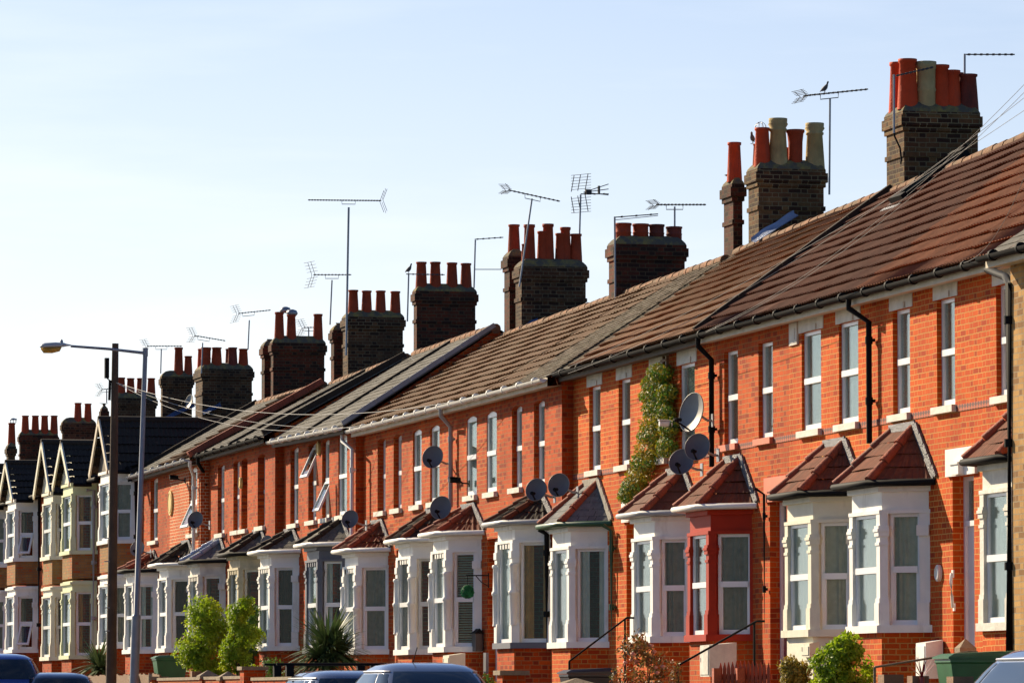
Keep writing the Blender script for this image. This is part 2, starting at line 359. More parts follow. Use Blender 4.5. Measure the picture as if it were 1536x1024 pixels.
# ---------------------------------------------------------------- facade helpers
m, nt, b = newmat('patterned_tile_band'); uv = N(nt, 'ShaderNodeUVMap').outputs[0]
sx = N(nt, 'ShaderNodeSeparateXYZ'); L(nt, uv, sx.inputs[0])
tri = M2(nt, 'ABSOLUTE', M2(nt, 'SUBTRACT', M2(nt, 'FRACT', M2(nt, 'DIVIDE', sx.outputs[0], .11)), .5))
tv = M2(nt, 'ABSOLUTE', M2(nt, 'SUBTRACT', M2(nt, 'FRACT', M2(nt, 'DIVIDE', sx.outputs[1], .08)), .5))
L(nt, mixc(nt, M2(nt, 'GREATER_THAN', M2(nt, 'ADD', tri, tv), .5), (.10, .03, .025), (.42, .09, .035)), b.inputs['Base Color']); b.inputs['Roughness'].default_value = .8
MT['band'] = m
def wall_holes(mb, x0, x1, z0, z1, y, holes, mi=0):
    """street-facing wall sheet with reveals; hole = (xa, xb, za, zb, depth, rise)"""
    xs = sorted({x0, x1} | {h[0] for h in holes} | {h[1] for h in holes})
    zs = sorted({z0, z1} | {h[2] for h in holes} | {h[3] for h in holes})
    for i in range(len(xs)-1):
        for j in range(len(zs)-1):
            cx, cz = (xs[i]+xs[i+1])/2, (zs[j]+zs[j+1])/2
            if any(h[0] < cx < h[1] and h[2] < cz < h[3] for h in holes): continue
            if xs[i+1]-xs[i] < 1e-4 or zs[j+1]-zs[j] < 1e-4: continue
            mb.face([(xs[i], y, zs[j]), (xs[i+1], y, zs[j]), (xs[i+1], y, zs[j+1]), (xs[i], y, zs[j+1])], mi)
    for xa, xb, za, zb, d, rise in holes:
        zt = zb-rise
        mb.face([(xa, y, za), (xa, y, zt), (xa, y+d, zt), (xa, y+d, za)], mi)
        mb.face([(xb, y, za), (xb, y+d, za), (xb, y+d, zt), (xb, y, zt)], mi)
        mb.face([(xa, y, za), (xa, y+d, za), (xb, y+d, za), (xb, y, za)], mi)
        K = 6 if rise else 1
        arc = [(xa+(xb-xa)*k/K, zt+(rise*(1-(2*k/K-1)**2) if rise else 0)) for k in range(K+1)]
        for k in range(K):
            (ax, az), (bx, bz) = arc[k], arc[k+1]
            mb.face([(ax, y, az), (ax, y+d, az), (bx, y+d, bz), (bx, y, bz)], mi)
            if rise: mb.face([(ax, y, az), (bx, y, bz), (bx, y, zb), (ax, y, zb)], mi)
def curtain_sheet(par, A, B, n, z0, z1, kind, off=.12):
    """wavy cloth between two plan points, set inside by off"""
    A, B, n = Vector(A), Vector(B), Vector(n); w = (B-A).length; t = (B-A)/w
    if kind == 'none': return
    if kind == 'blind':
        mb = MB(); z = z0+.02
        while z < z1-.03:
            c = (A+B)/2-n*off; mb.obox((c.x, c.y, z), (t.x*w*.48, t.y*w*.48, 0), (n.x*.018, n.y*.018, .012), (n.x*-.001, n.y*-.001, .0015)); z += .045
        mb.build('blind', 'blind', par); return
    spans = [(0, 1)] if kind in ('net', 'full', 'dark') else [(0, .36), (.70, 1)]
    mt = {'net': 'net' if int(abs(A.x*3.7+z0)) % 3 else 'net_cream', 'full': 'curtain', 'dark': 'curtain_dark', 'sides': 'net', 'gold': 'curtain_gold'}[kind]
    for s0, s1 in spans:
        mb = MB()
        k = max(8, int(w*(s1-s0)/.018)); r0, r1 = [], []
        for j in range(k+1):
            s = s0+(s1-s0)*j/k; q = A+(B-A)*s-n*(off+.03*sin(s*w*2*pi/.12+sin(s*9+A.x)*2)+.006*sin(s*w*40))
            sw = 0 if kind != 'sides' else (.0)
            r0.append((q.x, q.y, z0)); r1.append((q.x, q.y, z1))
        mb.grid([r0, r1], 0, True)
        mb.build('curtain', mt, par)
def sash(par, A, B, n, z0, z1, frame='upvc', curtain='net', split=.5, fw=.05, open_=None, rise=0):
    """framed window between plan points A,B; n outward. returns nothing; builds frame, pane, curtain"""
    A, B, n = Vector((*A, 0)), Vector((*B, 0)), Vector((*n, 0)).normalized(); w = (B-A).length; t = (B-A)/w
    mb = MB()
    def bar(s0, s1, za, zb, o0, o1, tgt=None):
        c = A+t*(s0+s1)/2+n*(o0+o1)/2; (tgt or mb).obox((c.x, c.y, (za+zb)/2), t*(s1-s0)/2, n*(o1-o0)/2, (0, 0, (zb-za)/2))
    zt = z1-rise
    bar(0, fw, z0, zt, -.07, 0); bar(w-fw, w, z0, zt, -.07, 0)
    bar(fw, w-fw, z0, z0+fw*1.5, -.07, .004); bar(fw, w-fw, zt-fw, zt, -.07, 0)
    if rise:
        K = 6
        for k in range(K):
            s0, s1 = w*k/K, w*(k+1)/K; h0, h1 = rise*(1-(2*k/K-1)**2), rise*(1-(2*(k+1)/K-1)**2)
            p0, p1 = A+t*s0, A+t*s1
            mb.face([(p0.x, p0.y, zt), (p1.x, p1.y, zt), (p1.x, p1.y, zt+h1), (p0.x, p0.y, zt+h0)])
    panes = []
    if split:
        zm = z0+(zt-z0)*split
        bar(fw, w-fw, zm-.045, zm+.04, -.065, .022)
        bar(fw, fw+.025, z0+fw*1.5, zm-.045, -.05, -.012); bar(w-fw-.025, w-fw, z0+fw*1.5, zm-.045, -.05, -.012)
        panes = [(z0+fw*1.5, zm-.045), (zm+.04, zt-fw)]
    else: panes = [(z0+fw*1.5, zt-fw)]
    o = mb.build('frame', frame, par)
    gb = MB()
    for k, (a, b_) in enumerate(panes):
        if open_ == k:
            # top-hung casement swung out
            sb = MB(); ang = .42; h = b_-a
            d = Vector((0, 0, -cos(ang)))+n*sin(ang); up = n*cos(ang)+Vector((0, 0, sin(ang)))
            def pt(s, q, o2): 
                v = A+t*s+n*.01+d*q+up*o2; return Vector((v.x, v.y, b_+v.z))
            for (s0, s1, q0, q1) in ((fw, fw+.05, 0, h), (w-fw-.05, w-fw, 0, h), (fw+.05, w-fw-.05, 0, .05), (fw+.05, w-fw-.05, h-.06, h)):
                c = pt((s0+s1)/2, (q0+q1)/2, .0); sb.obox(c, t*(s1-s0)/2, d*(q1-q0)/2, up*.022)
            sb.build('casement', frame, par)
            g2 = MB(); g2.obox(pt(w/2, h/2, 0), t*(w/2-fw-.05), d*(h/2-.05), up*.003); g2.build('pane', 'glass', par)
        else:
            c = A+t*w/2-n*.035; gb = MB(); gb.obox((c.x, c.y, (a+b_)/2), t*(w/2-fw), n*.003, (0, 0, (b_-a)/2)); gb.build('pane', 'glass', par)
    curtain_sheet(par, A, B, n, z0+.02, z1-.02, curtain, .08)
def upper_window(house, xa, xb, za, zb, y, rev=.11, rise=0, frame='upvc', curtain='net', sillm='stone', open_=None, split=.5):
    mb = MB(); mb.box(xa-.07, xb+.07, y-.075, y+.02, za-.095, za-.002); mb.box(xa+.002, xb-.002, y+.02, y+rev+.02, za-.06, za+.012)
    w = mb.build('window', sillm, house)
    w['label'] = 'upstairs window' 
    del w['label']
    sash(w, (xa, y+rev), (xb, y+rev), (0, -1), za+.012, zb, frame, curtain, split, .05, open_, rise)
    return w
# ---------------------------------------------------------------- roofs
def prof(kind, d):
    if kind == 'roll': return .022*max(0, cos(2*pi*d/.12))**1.2
    if kind == 'pan': return .022*(sin(2*pi*d/.22)*.5+.5)
    if kind == 'fine': return .008*max(0, cos(2*pi*d/.1))
    return 0
def tiled(mb, A, B, Ct, D, kind='roll', gauge=.33, step=.022, mi=0, dx=None, rng=None):
    """A,B bottom edge; Ct,D top edge over B,A. courses stepped, ribs run up the slope"""
    A, B, Ct, D = map(Vector, (A, B, Ct, D)); rng = rng or random.Random(int(abs(A.x)*97))
    n = (B-A).cross(D-A).normalized()
    if n.z < 0: n = -n
    t = (B-A).normalized(); up = (((D+Ct)/2-(A+B)/2)); sl = abs(up.dot(n.cross(t))) or up.length
    nc = max(2, round(sl/gauge))
    dx = dx or {'roll': .02, 'pan': .044, 'fine': .025}.get(kind, .3)
    for i in range(nc):
        t0, t1 = i/nc, (i+1)/nc
        l0, r0, l1, r1 = A.lerp(D, t0), B.lerp(Ct, t0), A.lerp(D, t1), B.lerp(Ct, t1)
        if kind in ('slate', 'plain'):
            wd = (r0-l0).length; k = max(1, int(wd/dx)); off = .5 if i % 2 else 0
            cuts = [0]+[min(1, max(0, (j+off)/k)) for j in range(1 if not off else 0, k)]+[1]
            cuts = sorted(set(cuts))
            for a, b_ in zip(cuts, cuts[1:]):
                if b_-a < 1e-5: continue
                li = step*(1+rng.uniform(-.35, .5)); ti = rng.uniform(-.003, .003)
                p = [l0.lerp(r0, a)+n*(li+ti), l0.lerp(r0, b_)+n*(li-ti), l1.lerp(r1, b_)+n*.001, l1.lerp(r1, a)+n*.001]
                q0, q1 = l0.lerp(r0, a)-n*.004, l0.lerp(r0, b_)-n*.004
                mb.face(p, mi); mb.face([q0, q1, p[1], p[0]], mi)
        else:
            k = max(2, int((r0-l0).length/dx)); rows = []
            upv = ((D-A)+(Ct-B)).normalized()*.045
            for (l, r, h) in ((l0+upv, r0+upv, -.002), (l0, r0, step), (l1, r1, .002)):
                row = []
                for j in range(k+1):
                    q = l.lerp(r, j/k); d = q.dot(t)
                    wv = .006*sin(d*1.9+i*1.3)+.004*sin(d*5.3+i*2.1)
                    row.append(q+n*((prof(kind, d)+h+wv) if h > 0 or h != -.002 else h+wv))
                rows.append(row)
            mb.grid(rows, mi, False)
def pipe(house, pts, r, mat, name='downpipe'):
    mb = MB(); mb.tube(pts, r, 10)
    a, b_ = Vector(pts[-2]), Vector(pts[-1]); ln = (b_-a).length; k = max(1, int(ln/1.6))
    for j in range(k+1):
        c = a.lerp(b_, (j+.3)/(k+1)); d = (b_-a).normalized(); mb.tube([c-d*.05, c+d*.05], r*1.3, 10)
        mb.box(c.x-.07, c.x+.07, c.y+r*.5, c.y+r*1.7, c.z-.02, c.z+.02)
    return mb.build(name, mat, house)
def gutter(house, x0, x1, y, z0, z1, mat, fascia='soffit', yw=None, clips=True):
    mb = MB(); n = 7; rows = []
    K = 8
    for (x, z) in ((x0, z0), (x1, z1)):
        rows.append([(x, y-.065*cos(pi*j/n), z-.065*sin(pi*j/n)) for j in range(n+1)])
    mb.grid(rows, 0, True); rows2 = [[(p[0], p[1], p[2]+.001) if j in (0, n) else (p[0], y+(p[1]-y)*.88, z_+(p[2]-z_)*.88) for j, p in enumerate(r)] for r, z_ in zip(rows, (z0, z1))]
    mb.grid(rows2, 0, True)
    for r, rr in ((rows[0], rows2[0]), (rows[1], rows2[1])): mb.face(r)
    if clips:
        k = int(abs(x1-x0)/.95)
        for j in range(k):
            s = (j+.5)/k; x = x0+(x1-x0)*s; z = z0+(z1-z0)*s
            mb.tube([(x-.03, y, z-.012), (x+.03, y, z-.012)], .072, 10)
    g = mb.build('gutter', mat, house)
    fb = MB(); fy = y+.075
    P = [(x0, z0), (x1, z1)]
    (xa, za), (xb, zb) = P
    fb.face([(xa, fy, za-.13), (xb, fy, zb-.13), (xb, fy, zb+.04), (xa, fy, za+.04)][::1])
    fb.face([(xa, fy, za-.13), (xa, yw, za-.10), (xb, yw, zb-.10), (xb, fy, zb-.13)])
    fb.build('fascia', fascia, house)
# ---------------------------------------------------------------- bay windows
def bay(house, xa, yw, zb, zs, zh, zg, mat='white', fw=1.30, c=.45, d=.55, rnd=False, plinth='brick', roof='t_clay', rkind='roll',
        hip='hip_red', gut='black', zap=None, end=True, frame='upvc', curt=('net', 'net', 'net'), dentil=False, storey=None, frieze_top=None, sillmat=None, split=.5, oc=None, flash='lead'):
    """canted bay: xa = far front corner (world X), wall plane yw; zs sill, zh window head, zg eaves"""
    xb = xa+fw; yf = yw-d; Lc = sqrt(c*c+d*d); k1 = (Lc-c)/d; k0 = Lc/d
    def poly(o, back=0):
        return [(xa-c-k0*o, yw-back), (xa-k1*o, yf-o), (xb+k1*o, yf-o), (xb+c+k0*o, yw-back)]
    P = [Vector((p[0], p[1])) for p in poly(0)]
    nrm = [Vector((-d, -c))/Lc, Vector((0, -1)), Vector((d, -c))/Lc]
    mb = MB()
    mb.prism(poly(-.03), zh, zg-.03, 0); mb.prism(poly(.03), zg-.13, zg-.06, 0); mb.prism(poly(.015), zh+.0, zh+.05, 0)
    if dentil:
        for j in range(6):
            x = xa+.12+(fw-.24)*j/5; mb.box(x-.05, x+.05, yf-.0, yf+.029, zh-.09, zh-.002)
    body = mb.build('bay_window', mat, house)
    pl = MB(); pl.prism(poly(-.02), zb, zs-.10, 0); pl.build('plinth', plinth, body)
    sl = MB(); sl.prism(poly(.06), zs-.10, zs, 0); sl.build('sill', sillmat or mat, body)
    # corner pilasters
    def corner(i, w=.17):
        a, pc, b_ = P[i-1], P[i], P[i+1]
        ta = (a-pc).normalized(); tb = (b_-pc).normalized(); na, nb = nrm[i-1], nrm[i]
        ww = {0: w, 1: w}
        def cp(o, wx, inn=.1):
            wa = wx*.75 if i == 1 else wx; wb = wx if i == 1 else wx*.75
            dirn = (na+nb); dirn /= dirn.dot(na)
            return [pc+ta*wa+na*o, pc+dirn*o, pc+tb*wb+nb*o, pc+tb*wb-nb*inn, pc+ta*wa-na*inn][::1]
        q = MB(); z = lambda s: s
        hh = zh-zs
        if rnd:
            q.prism(cp(.0, w*.8), zs, zh, 0)
            cc = pc+(-(na+nb)).normalized()*.02
            q.lathe((cc.x, cc.y, 0), [(.085, zs+.3), (.076, zs+.34), (.08, zs+hh*.48), (.10, zs+hh*.49), (.10, zs+hh*.515), (.078, zs+hh*.53), (.072, zh-.42), (.09, zh-.40), (.09, zh-.37), (.078, zh-.35)], 12)
            q.prism(cp(.032, w+.01), zs, zs+.28, 0); q.prism(cp(.022, w), zs+.28, zs+.33, 0)
            q.prism(cp(.022, w), zh-.34, zh-.26, 0); q.prism(cp(.04, w+.015), zh-.26, zh-.14, 0); q.prism(cp(.02, w), zh-.14, zh, 0)
        else:
            q.prism(cp(.006, w-.02), zs, zh, 0); q.prism(cp(.03, w+.015), zs, zs+.30, 0); q.prism(cp(.018, w), zs+.30, zs+.36, 0)
            q.prism(cp(.028, w+.01), zh-.30, zh-.16, 0); q.prism(cp(.042, w+.025), zh-.24, zh-.20, 0); q.prism(cp(.02, w), zh-.42, zh-.38, 0)
        q.build('pilaster', mat, body)
    corner(1); corner(2)
    # wall-side pilasters on the cants
    for i, s in ((0, 1), (3, -1)):
        w_ = .15 if (end or i == 0) else .05
        t = (P[1]-P[0]).normalized() if i == 0 else (P[2]-P[3]).normalized(); n_ = nrm[0 if i == 0 else 2]
        q = MB()
        for o, wx, z0, z1 in ((.0, w_, zs, zh), (.035, w_+.02, zs, zs+.3), (.045, w_+.025, zh-.30, zh-.16)):
            if wx < .1 and o > 0: continue
            p0 = P[i]; q.prism([p0+n_*o, p0+t*wx+n_*o, p0+t*wx-n_*.1, p0-n_*.1], z0, z1, 0)
        q.build('pilaster', mat, body)
    for i in range(3):
        a, b_ = P[i], P[i+1]; t = (b_-a).normalized(); n_ = nrm[i]
        wa = .155 if i != 1 else .15; wb = wa
        if i == 0: wa, wb = .15, .11
        if i == 1: wa, wb = .165, .165
        if i == 2: wa, wb = .125, (.15 if end else .05)
        ins = .035 if i == 1 else .055; A = a+t*wa-n_*ins; B = b_-t*wb-n_*ins
        sash(body, A, B, n_, zs, zh, frame, curt[i], split, .045, oc if i == 2 else None)
    if zap is None: return body, P, poly
    # hipped roof
    E = [Vector((*p, zg)) for p in poly(.17)]; E = [Vector((e.x, e.y, zg+(.0 if e.y < yw-.01 else .0))) for e in E]
    T0, T1 = Vector((xa+.22, yw-.01, zap)), Vector((xb-.22, yw-.01, zap))
    r = MB()
    g = .16 if roof in ('t_slate_blue', 't_slate', 't_slatebay') else .24
    kk = 'slate' if 'slate' in roof else rkind
    st = .006 if kk == 'slate' else .018
    tiled(r, E[1], E[2], T1, T0, kk, g, st); 
    tiled(r, E[0], E[1], T0, T0+Vector((-.01, 0, 0)), kk, g, st); tiled(r, E[2], E[3], T1+Vector((.01, 0, 0)), T1, kk, g, st)
    r.face([E[0], E[1], E[2], E[3]])
    ro = r.build('bay_roof', roof, house)
    h = MB()
    for e, T in ((E[1], T0), (E[2], T1)):
        e = Vector(e); v = (T-e); nseg = max(3, int(v.length/.28))
        for j in range(nseg):
            h.tube([e+v*(j/nseg)+Vector((0, 0, .012)), e+v*((j+1)/nseg)+Vector((0, 0, -.0))], [.08, .062], 8)
        h.build('hip_tile', hip, ro); h = MB()
    f = MB()
    f.bar(T0+Vector((-.06, -.02, .03)), T1+Vector((.08, -.02, .03)), .03, .11)
    top, bot = T1+Vector((.06, -.02, .05)), E[3]+Vector((.03, -.02, .05)); f.bar(top, bot, .03, .13)
    for j in range(5):
        q_ = top.lerp(bot, (j+.5)/5); f.bar(q_+Vector((.03, 0, .07)), q_+(bot-top)*.16+Vector((.03, 0, .05)), .034, .06)
    f.build('flashing', flash, ro)
    if gut:
        gm = MB(); G = [Vector((*p, zg-.015)) for p in poly(.20)]
        gm.tube([G[0], G[1], G[2], G[3]], .045, 8); gm.prism(poly(.13), zg-.055, zg-.012, 0)
        gm.build('gutter', {'black': 'black', 'white': 'whiteplastic', 'green': 'greenpaint', 'grey': 'greyplastic'}[gut], ro)
    return body, P, poly
# ---------------------------------------------------------------- chimneys
def pot_mesh(mb, x, y, z, h, r, style=0):
    if style == 0: pr = [(r*1.12, 0), (r*1.0, h*.3), (r*.86, h*.9), (r*1.0, h*.93), (r*1.0, h), (r*.8, h), (r*.78, h*.9)]
    elif style == 1: pr = [(r*1.1, 0), (r*.86, h*.68), (r*.98, h*.70), (r*.98, h*.75), (r*.86, h*.77), (r*1.1, h*.86), (r*1.0, h*.9), (r*1.02, h*.93), (r*1.02, h), (r*.75, h), (r*.7, h*.9)]
    elif style == 2: pr = [(r*.85, 0), (r*.9, h*.6), (r*1.02, h*.88), (r*1.15, h*.92), (r*1.15, h), (r*.9, h), (r*.85, h*.9)]
    elif style == 3: pr = [(r*1.02, 0), (r*1.02, h*.25), (r*1.1, h*.3), (r*1.0, h*.36), (r*1.0, h*.8), (r*1.1, h*.85), (r*1.1, h), (r*.85, h), (r*.8, h*.85)]
    mb.lathe((x, y, z-.12), [(a, b+.12 if b else 0) for a, b in pr], 16, 0, False)
    mb.lathe((x, y, z+h*.86), [(r*.84, 0), (.001, .002)], 12, 1, False)
def chimney(house, xn, xl, xr, ytop, ybase, pots, mat='stack', y0=2.65, caps=True, bands=2, crown=.0):
    """xn far/near street-side edges, xl near street corner, xr far back corner (surveyed)"""
    a = at(xl, ytop, y0); X1 = a.x; zt = a.z
    X0 = XX(xn, y0); X0 = min(X0, X1-.35)
    back = atx(xr, ytop, X1).y
    mb = MB(); cz = .06
    zb = 6.0
    mb.box(X0+cz, X1-cz, y0+cz, back-cz, zb, zt-.40, 0)
    zt -= .10
    for z0, z1, o in ((zt-.30, zt-.22, .03), (zt-.22, zt-.06, .0), (zt-.06, zt-.0, .03)):
        mb.box(X0+o, X1-o, y0+o, back-o, z0, z1-.0015, 0)
    if bands > 1: mb.box(X0+.035, X1-.035, y0+.035, back-.035, zt-.70, zt-.625, 0)
    ch = mb.build('chimney', mat, house)
    fl = MB(); rows = []
    for o, z in ((.032, zt-.002), (.05, zt+.04), (.10, zt+.10), (.17, zt+.155), (.28, zt+.18)):
        oo = min(o, (X1-X0)/2-.04)
        rows.append([(X0+oo, y0+o, z), (X1-oo, y0+o, z), (X1-oo, back-o, z), (X0+oo, back-o, z)])
    fl.grid(rows, 0, False, True); fl.face(rows[-1]); fl.build('flaunching', 'mortar', ch)
    zs = zt+.16
    for p in pots:
        px, py, wpx = p[0], p[1], p[2]; mt = p[3]; st = p[4] if len(p) > 4 else 0; row = p[5] if len(p) > 5 else 0
        # row 0: pot nearest the camera (high X), row 1: behind (low X)
        xx = X1-.24 if row == 0 else X0+.24
        if X1-X0 < .7: xx = (X0+X1)/2
        q = atx(px, py, xx); dist = (q-CAM).dot(FW); r = wpx/2*dist/F_PX*1.1
        pm = MB(); pot_mesh(pm, xx, min(max(q.y, y0+.18), back-.15), zs, max(.2, q.z-zs), r, st)
        pm.build('chimney_pot', [mt, 'black'], ch)
    lf = MB()
    lf.box(X0+cz-.03, X1-cz+.03, y0+cz-.03, y0+cz-.005, ZH(X1)-.45, ZH(X1)-.12, 0)
    lf.build('flashing', 'lead', ch)
    return ch, X0, X1, y0, back, zt
# ---------------------------------------------------------------- the row of terraced houses
# blocks: wall plane, eaves and ridge surveyed at two ends
BL = {
 1: dict(y=0.0, e=((1490, 388), (1045, 503)), r=((1500, 213), (1335, 281)), head=5.28, sill=3.86),
 2: dict(y=0.0, e=((1045, 503), (850, 557)), r=((1330, 281), (1083, 380)), head=5.24, sill=3.83),
 3: dict(y=-.20, e=((848, 560), (528, 645)), r=((1020, 405), (770, 492)), head=5.18, sill=3.73),
 4: dict(y=-.36, e=((520, 639), (402, 663)), r=((750, 482), (620, 526)), head=5.40, sill=3.76),
 5: dict(y=-.54, e=((398, 654), (305, 681)), r=((612, 528), (520, 562)), head=5.38, sill=3.80),
 6: dict(y=-.73, e=((298, 684), (205, 712)), r=((500, 566), (385, 600)), head=5.42, sill=3.88),
}
for B in BL.values():
    y = B['y']; B['head'] += 1.5; B['sill'] += 1.5
    p, q = at(*B['e'][0], y-.25), at(*B['e'][1], y-.25); B['ef'] = (p.x, p.z, q.x, q.z)
    p, q = at(*B['r'][0], y+2.9), at(*B['r'][1], y+2.9); B['rf'] = (p.x, p.z-.08, q.x, q.z-.08)
def lin(f, x): return f[1]+(f[3]-f[1])*(x-f[0])/(f[2]-f[0])
def ZE(k, x): return lin(BL[k]['ef'], x)
def ZR(k, x): return lin(BL[k]['rf'], x)
pX = {}
edges = dict(A0=-59.9, P1=-63.3, P2=-67.6, P3=-71.9, P4=-76.0, P5=-80.3)
e23 = XX(843, -.20); e34 = XX(533, -.36); e45 = XX(412, -.54); e56 = XX(300, -.73); e6g = XX(211, -.73)
w3 = (e23-e34)/4
HS = [  # key, block, X near, X far
 ('A0', 1, -59.9, -63.3), ('A', 1, -63.3, -67.6), ('B', 1, -67.6, -71.9), ('C', 1, -71.9, -76.0),
 ('D', 2, -76.0, -80.3), ('E', 2, -80.3, e23),
 ('F', 3, e23, e23-4.6), ('G', 3, e23-4.6, XX(676, -.2)), ('H', 3, XX(676, -.2), XX(611, -.2)), ('I', 3, XX(611, -.2), e34),
 ('J', 4, e34, (e34+e45)/2), ('K', 4, (e34+e45)/2, e45),
 ('L', 5, e45, (e45+e56)/2), ('M', 5, (e45+e56)/2, e56),
 ('N', 6, e56, (e56+e6g)/2), ('O', 6, (e56+e6g)/2, e6g)]
HX = {h[0]: h for h in HS}
def blk(x):
    for k, b_, xn, xf in HS:
        if xf <= x <= xn: return b_
    return 1 if x > -70 else 6
def ZH(x): return ZR(blk(x), x)
# upper windows: house, px left, px right, options
UW = {
 'A0': [(1497, 1522, {})],
 'A': [(1410, 1432, {}), (1342, 1366, {})],
 'B': [(1260, 1289, dict(rev=.07)), (1204, 1233, dict(rev=.07))],
 'C': [(1141, 1158, {}), (1088, 1107, {})],
 'D': [(1020, 1043, dict(rev=.06)), (978, 1001, dict(rev=.06))],
 'E': [(930, 944, {}), (884, 901, {})],
 'F': [(801, 817, dict(rev=.15)), (769, 782, dict(rev=.15))],
 'G': [(730, 745, dict(rev=.03)), (700, 715, dict(rev=.03))],
 'H': [(645, 659, dict(rev=.06)), (619, 632, dict(rev=.06))],
 'I': [(590, 602, dict(rev=.17, curtain='dark')), (566, 578, dict(rev=.2, curtain='dark'))],
 'J': [(507, 520, dict(rev=.05)), (483, 493, dict(rev=.13, open_=0))],
 'K': [(462, 474, dict(rev=.18, open_=1, curtain='none')), (435, 447, dict(rev=.15))],
 'L': [(386, 397, dict(rev=.24, frame='oldframe', curtain='dark')), (362, 370, dict(rev=.24, frame='oldframe', curtain='none'))],
 'M': [(350, 358, dict(rev=.16)), (326, 336, dict(rev=.15))],
 'N': [(283, 295, dict(rev=.08, open_=0))],
 'O': [(225, 236, dict(rev=.15))],
}
# bays: far front px, sill py, gutter py, options
BY = {
 'A0': (1471, 934, 690, dict(mat='stone', end=False, fw=1.2, roof='t_clay', gut='black', rkind='fine')),
 'A': (1275, 939, 728, dict(mat='white', fw=1.38, roof='t_clay', rkind='fine', gut='black', zap=(1376, 636), curt=('net', 'net', 'net'))),
 'B': (1178, 945, 743, dict(mat='cream', plinth='cream', fw=1.3, rkind='fine', gut='black', zap=(1268, 660))),
 'C': (1032, 952, 762, dict(mat='redpaint', fw=1.2, rkind='fine', gut='white', zap=(1117, 684), end=False, curt=('net', 'full', 'full'))),
 'D': (948, 955, 772, dict(mat='white', roof='t_redbrown', rkind='plain', gut='grey', zap=(1010, 706), curt=('net', 'full', 'full'))),
 'E': (826, 963, 788, dict(mat='white', roof='t_slate_blue', gut='green', zap=(900, 720), end=False, split=0, curt=('net', 'full', 'sides'), flash='cement')),
 'F': (744, 964, 785, dict(mat='white', rnd=True, dentil=True, gut='grey', zap=(822, 738), split=0, end=False, curt=('net', 'net', 'gold'), sillmat='greypaint', roof='t_dark', hip='t_clay')),
 'G': (647, 970, 801, dict(mat='white', rnd=True, dentil=True, gut='white', zap=(713, 757), end=True, curt=('net', 'net', 'blind'), rkind='roll')),
 'H': (595, 974, 811, dict(mat='white', rnd=True, dentil=True, gut='white', zap=(652, 764), roof='t_dark', hip='t_clay', curt=('net', 'none', 'none'), frame='oldframe')),
 'I': (515, 974, 826, dict(mat='white', rnd=True, dentil=True, gut='white', zap=(575, 781), end=False, curt=('net', 'net', 'full'))),
 'J': (458, 972, 817, dict(mat='greypaint', dentil=True, gut='white', zap=(512, 777), roof='t_slate', hip='t_dark', curt=('net', 'sides', 'sides'))),
 'K': (388, 969, 828, dict(mat='white', dentil=True, gut='white', zap=(437, 795), roof='t_slate', hip='t_dark', curt=('net', 'none', 'dark'))),
 'L': (342, 970, 831, dict(mat='oldcream', dentil=True, gut='black', zap=(385, 797), roof='t_slate', hip='t_dark', frame='oldframe', curt=('none', 'none', 'none'))),
 'M': (283, 970, 842, dict(mat='stone', dentil=True, gut='black', zap=(330, 808), roof='t_slate_blue', hip='tarp_grey', curt=('net', 'none', 'none'))),
 'N': (237, 972, 847, dict(mat='white', rnd=False, gut='white', zap=(283, 812), roof='t_dark', hip='t_dark', curt=('net', 'dark', 'dark'))),
 'O': (187, 974, 856, dict(mat='white', gut='black', zap=(232, 828), roof='t_clay', curt=('net', 'none', 'sides'))),
}
ROOF = {'A0': ('t_orange', 'roll'), 'A': ('t_orange', 'roll'), 'B': ('t_redbrown', 'roll'), 'C': ('t_redbrown', 'roll'), 'D': ('t_tan', 'roll'),
        'E': ('t_tan', 'roll'), 'F': ('t_moss', 'plain'), 'G': ('t_brown', 'pan'), 'H': ('t_brown', 'pan'), 'I': ('t_brown', 'pan'),
        'J': ('t_slate', 'slate'), 'K': ('t_slate', 'slate'), 'L': ('t_slate', 'slate'), 'M': ('t_slate', 'slate'), 'N': ('t_brown', 'roll'), 'O': ('t_slate', 'slate')}
LAB = {
 'A0': 'nearest red brick terraced house, cut by the black downpipe beside the yellow brick house',
 'A': 'orange brick terraced house with crisp white bay and tall white meter box beside it',
 'B': 'orange brick terraced house with cream painted bay and cream plinth, tall pale window lintels',
 'C': 'orange brick terraced house with oxblood red painted ground floor bay',
 'D': 'orange brick terraced house with creeper growing up to its eaves',
 'E': 'orange brick terraced house whose white bay has slates and a green gutter',
 'F': 'orange brick terraced house with mossy grey roof strip and gold curtain in its bay',
 'G': 'orange brick terraced house with flush white arched windows and slatted blind in the bay',
 'H': 'orange brick terraced house left of the grey downpipe, with tall dark bay panes',
 'I': 'orange brick terraced house with two very dark narrow upstairs windows beside the white downpipe',
 'J': 'red brick terraced house with slate grey painted bay behind the spiky palm',
 'K': 'red brick terraced house with white bay and upstairs casement swung open below white gutter',
 'L': 'deep red brick terraced house with weathered cream bay behind the bright green shrubs',
 'M': 'deep red brick terraced house with silver blue sheet along its bay roof hip',
 'N': 'red brick terraced house with pale striped pointing and one open upstairs window',
 'O': 'farthest red brick terraced house of the row, behind the lamp post by the gabled house',
}
houses = {}
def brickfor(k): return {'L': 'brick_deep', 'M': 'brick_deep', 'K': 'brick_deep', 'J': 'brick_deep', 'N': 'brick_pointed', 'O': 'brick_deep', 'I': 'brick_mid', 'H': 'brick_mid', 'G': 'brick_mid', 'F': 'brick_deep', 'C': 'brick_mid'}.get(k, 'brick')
CONC = {}
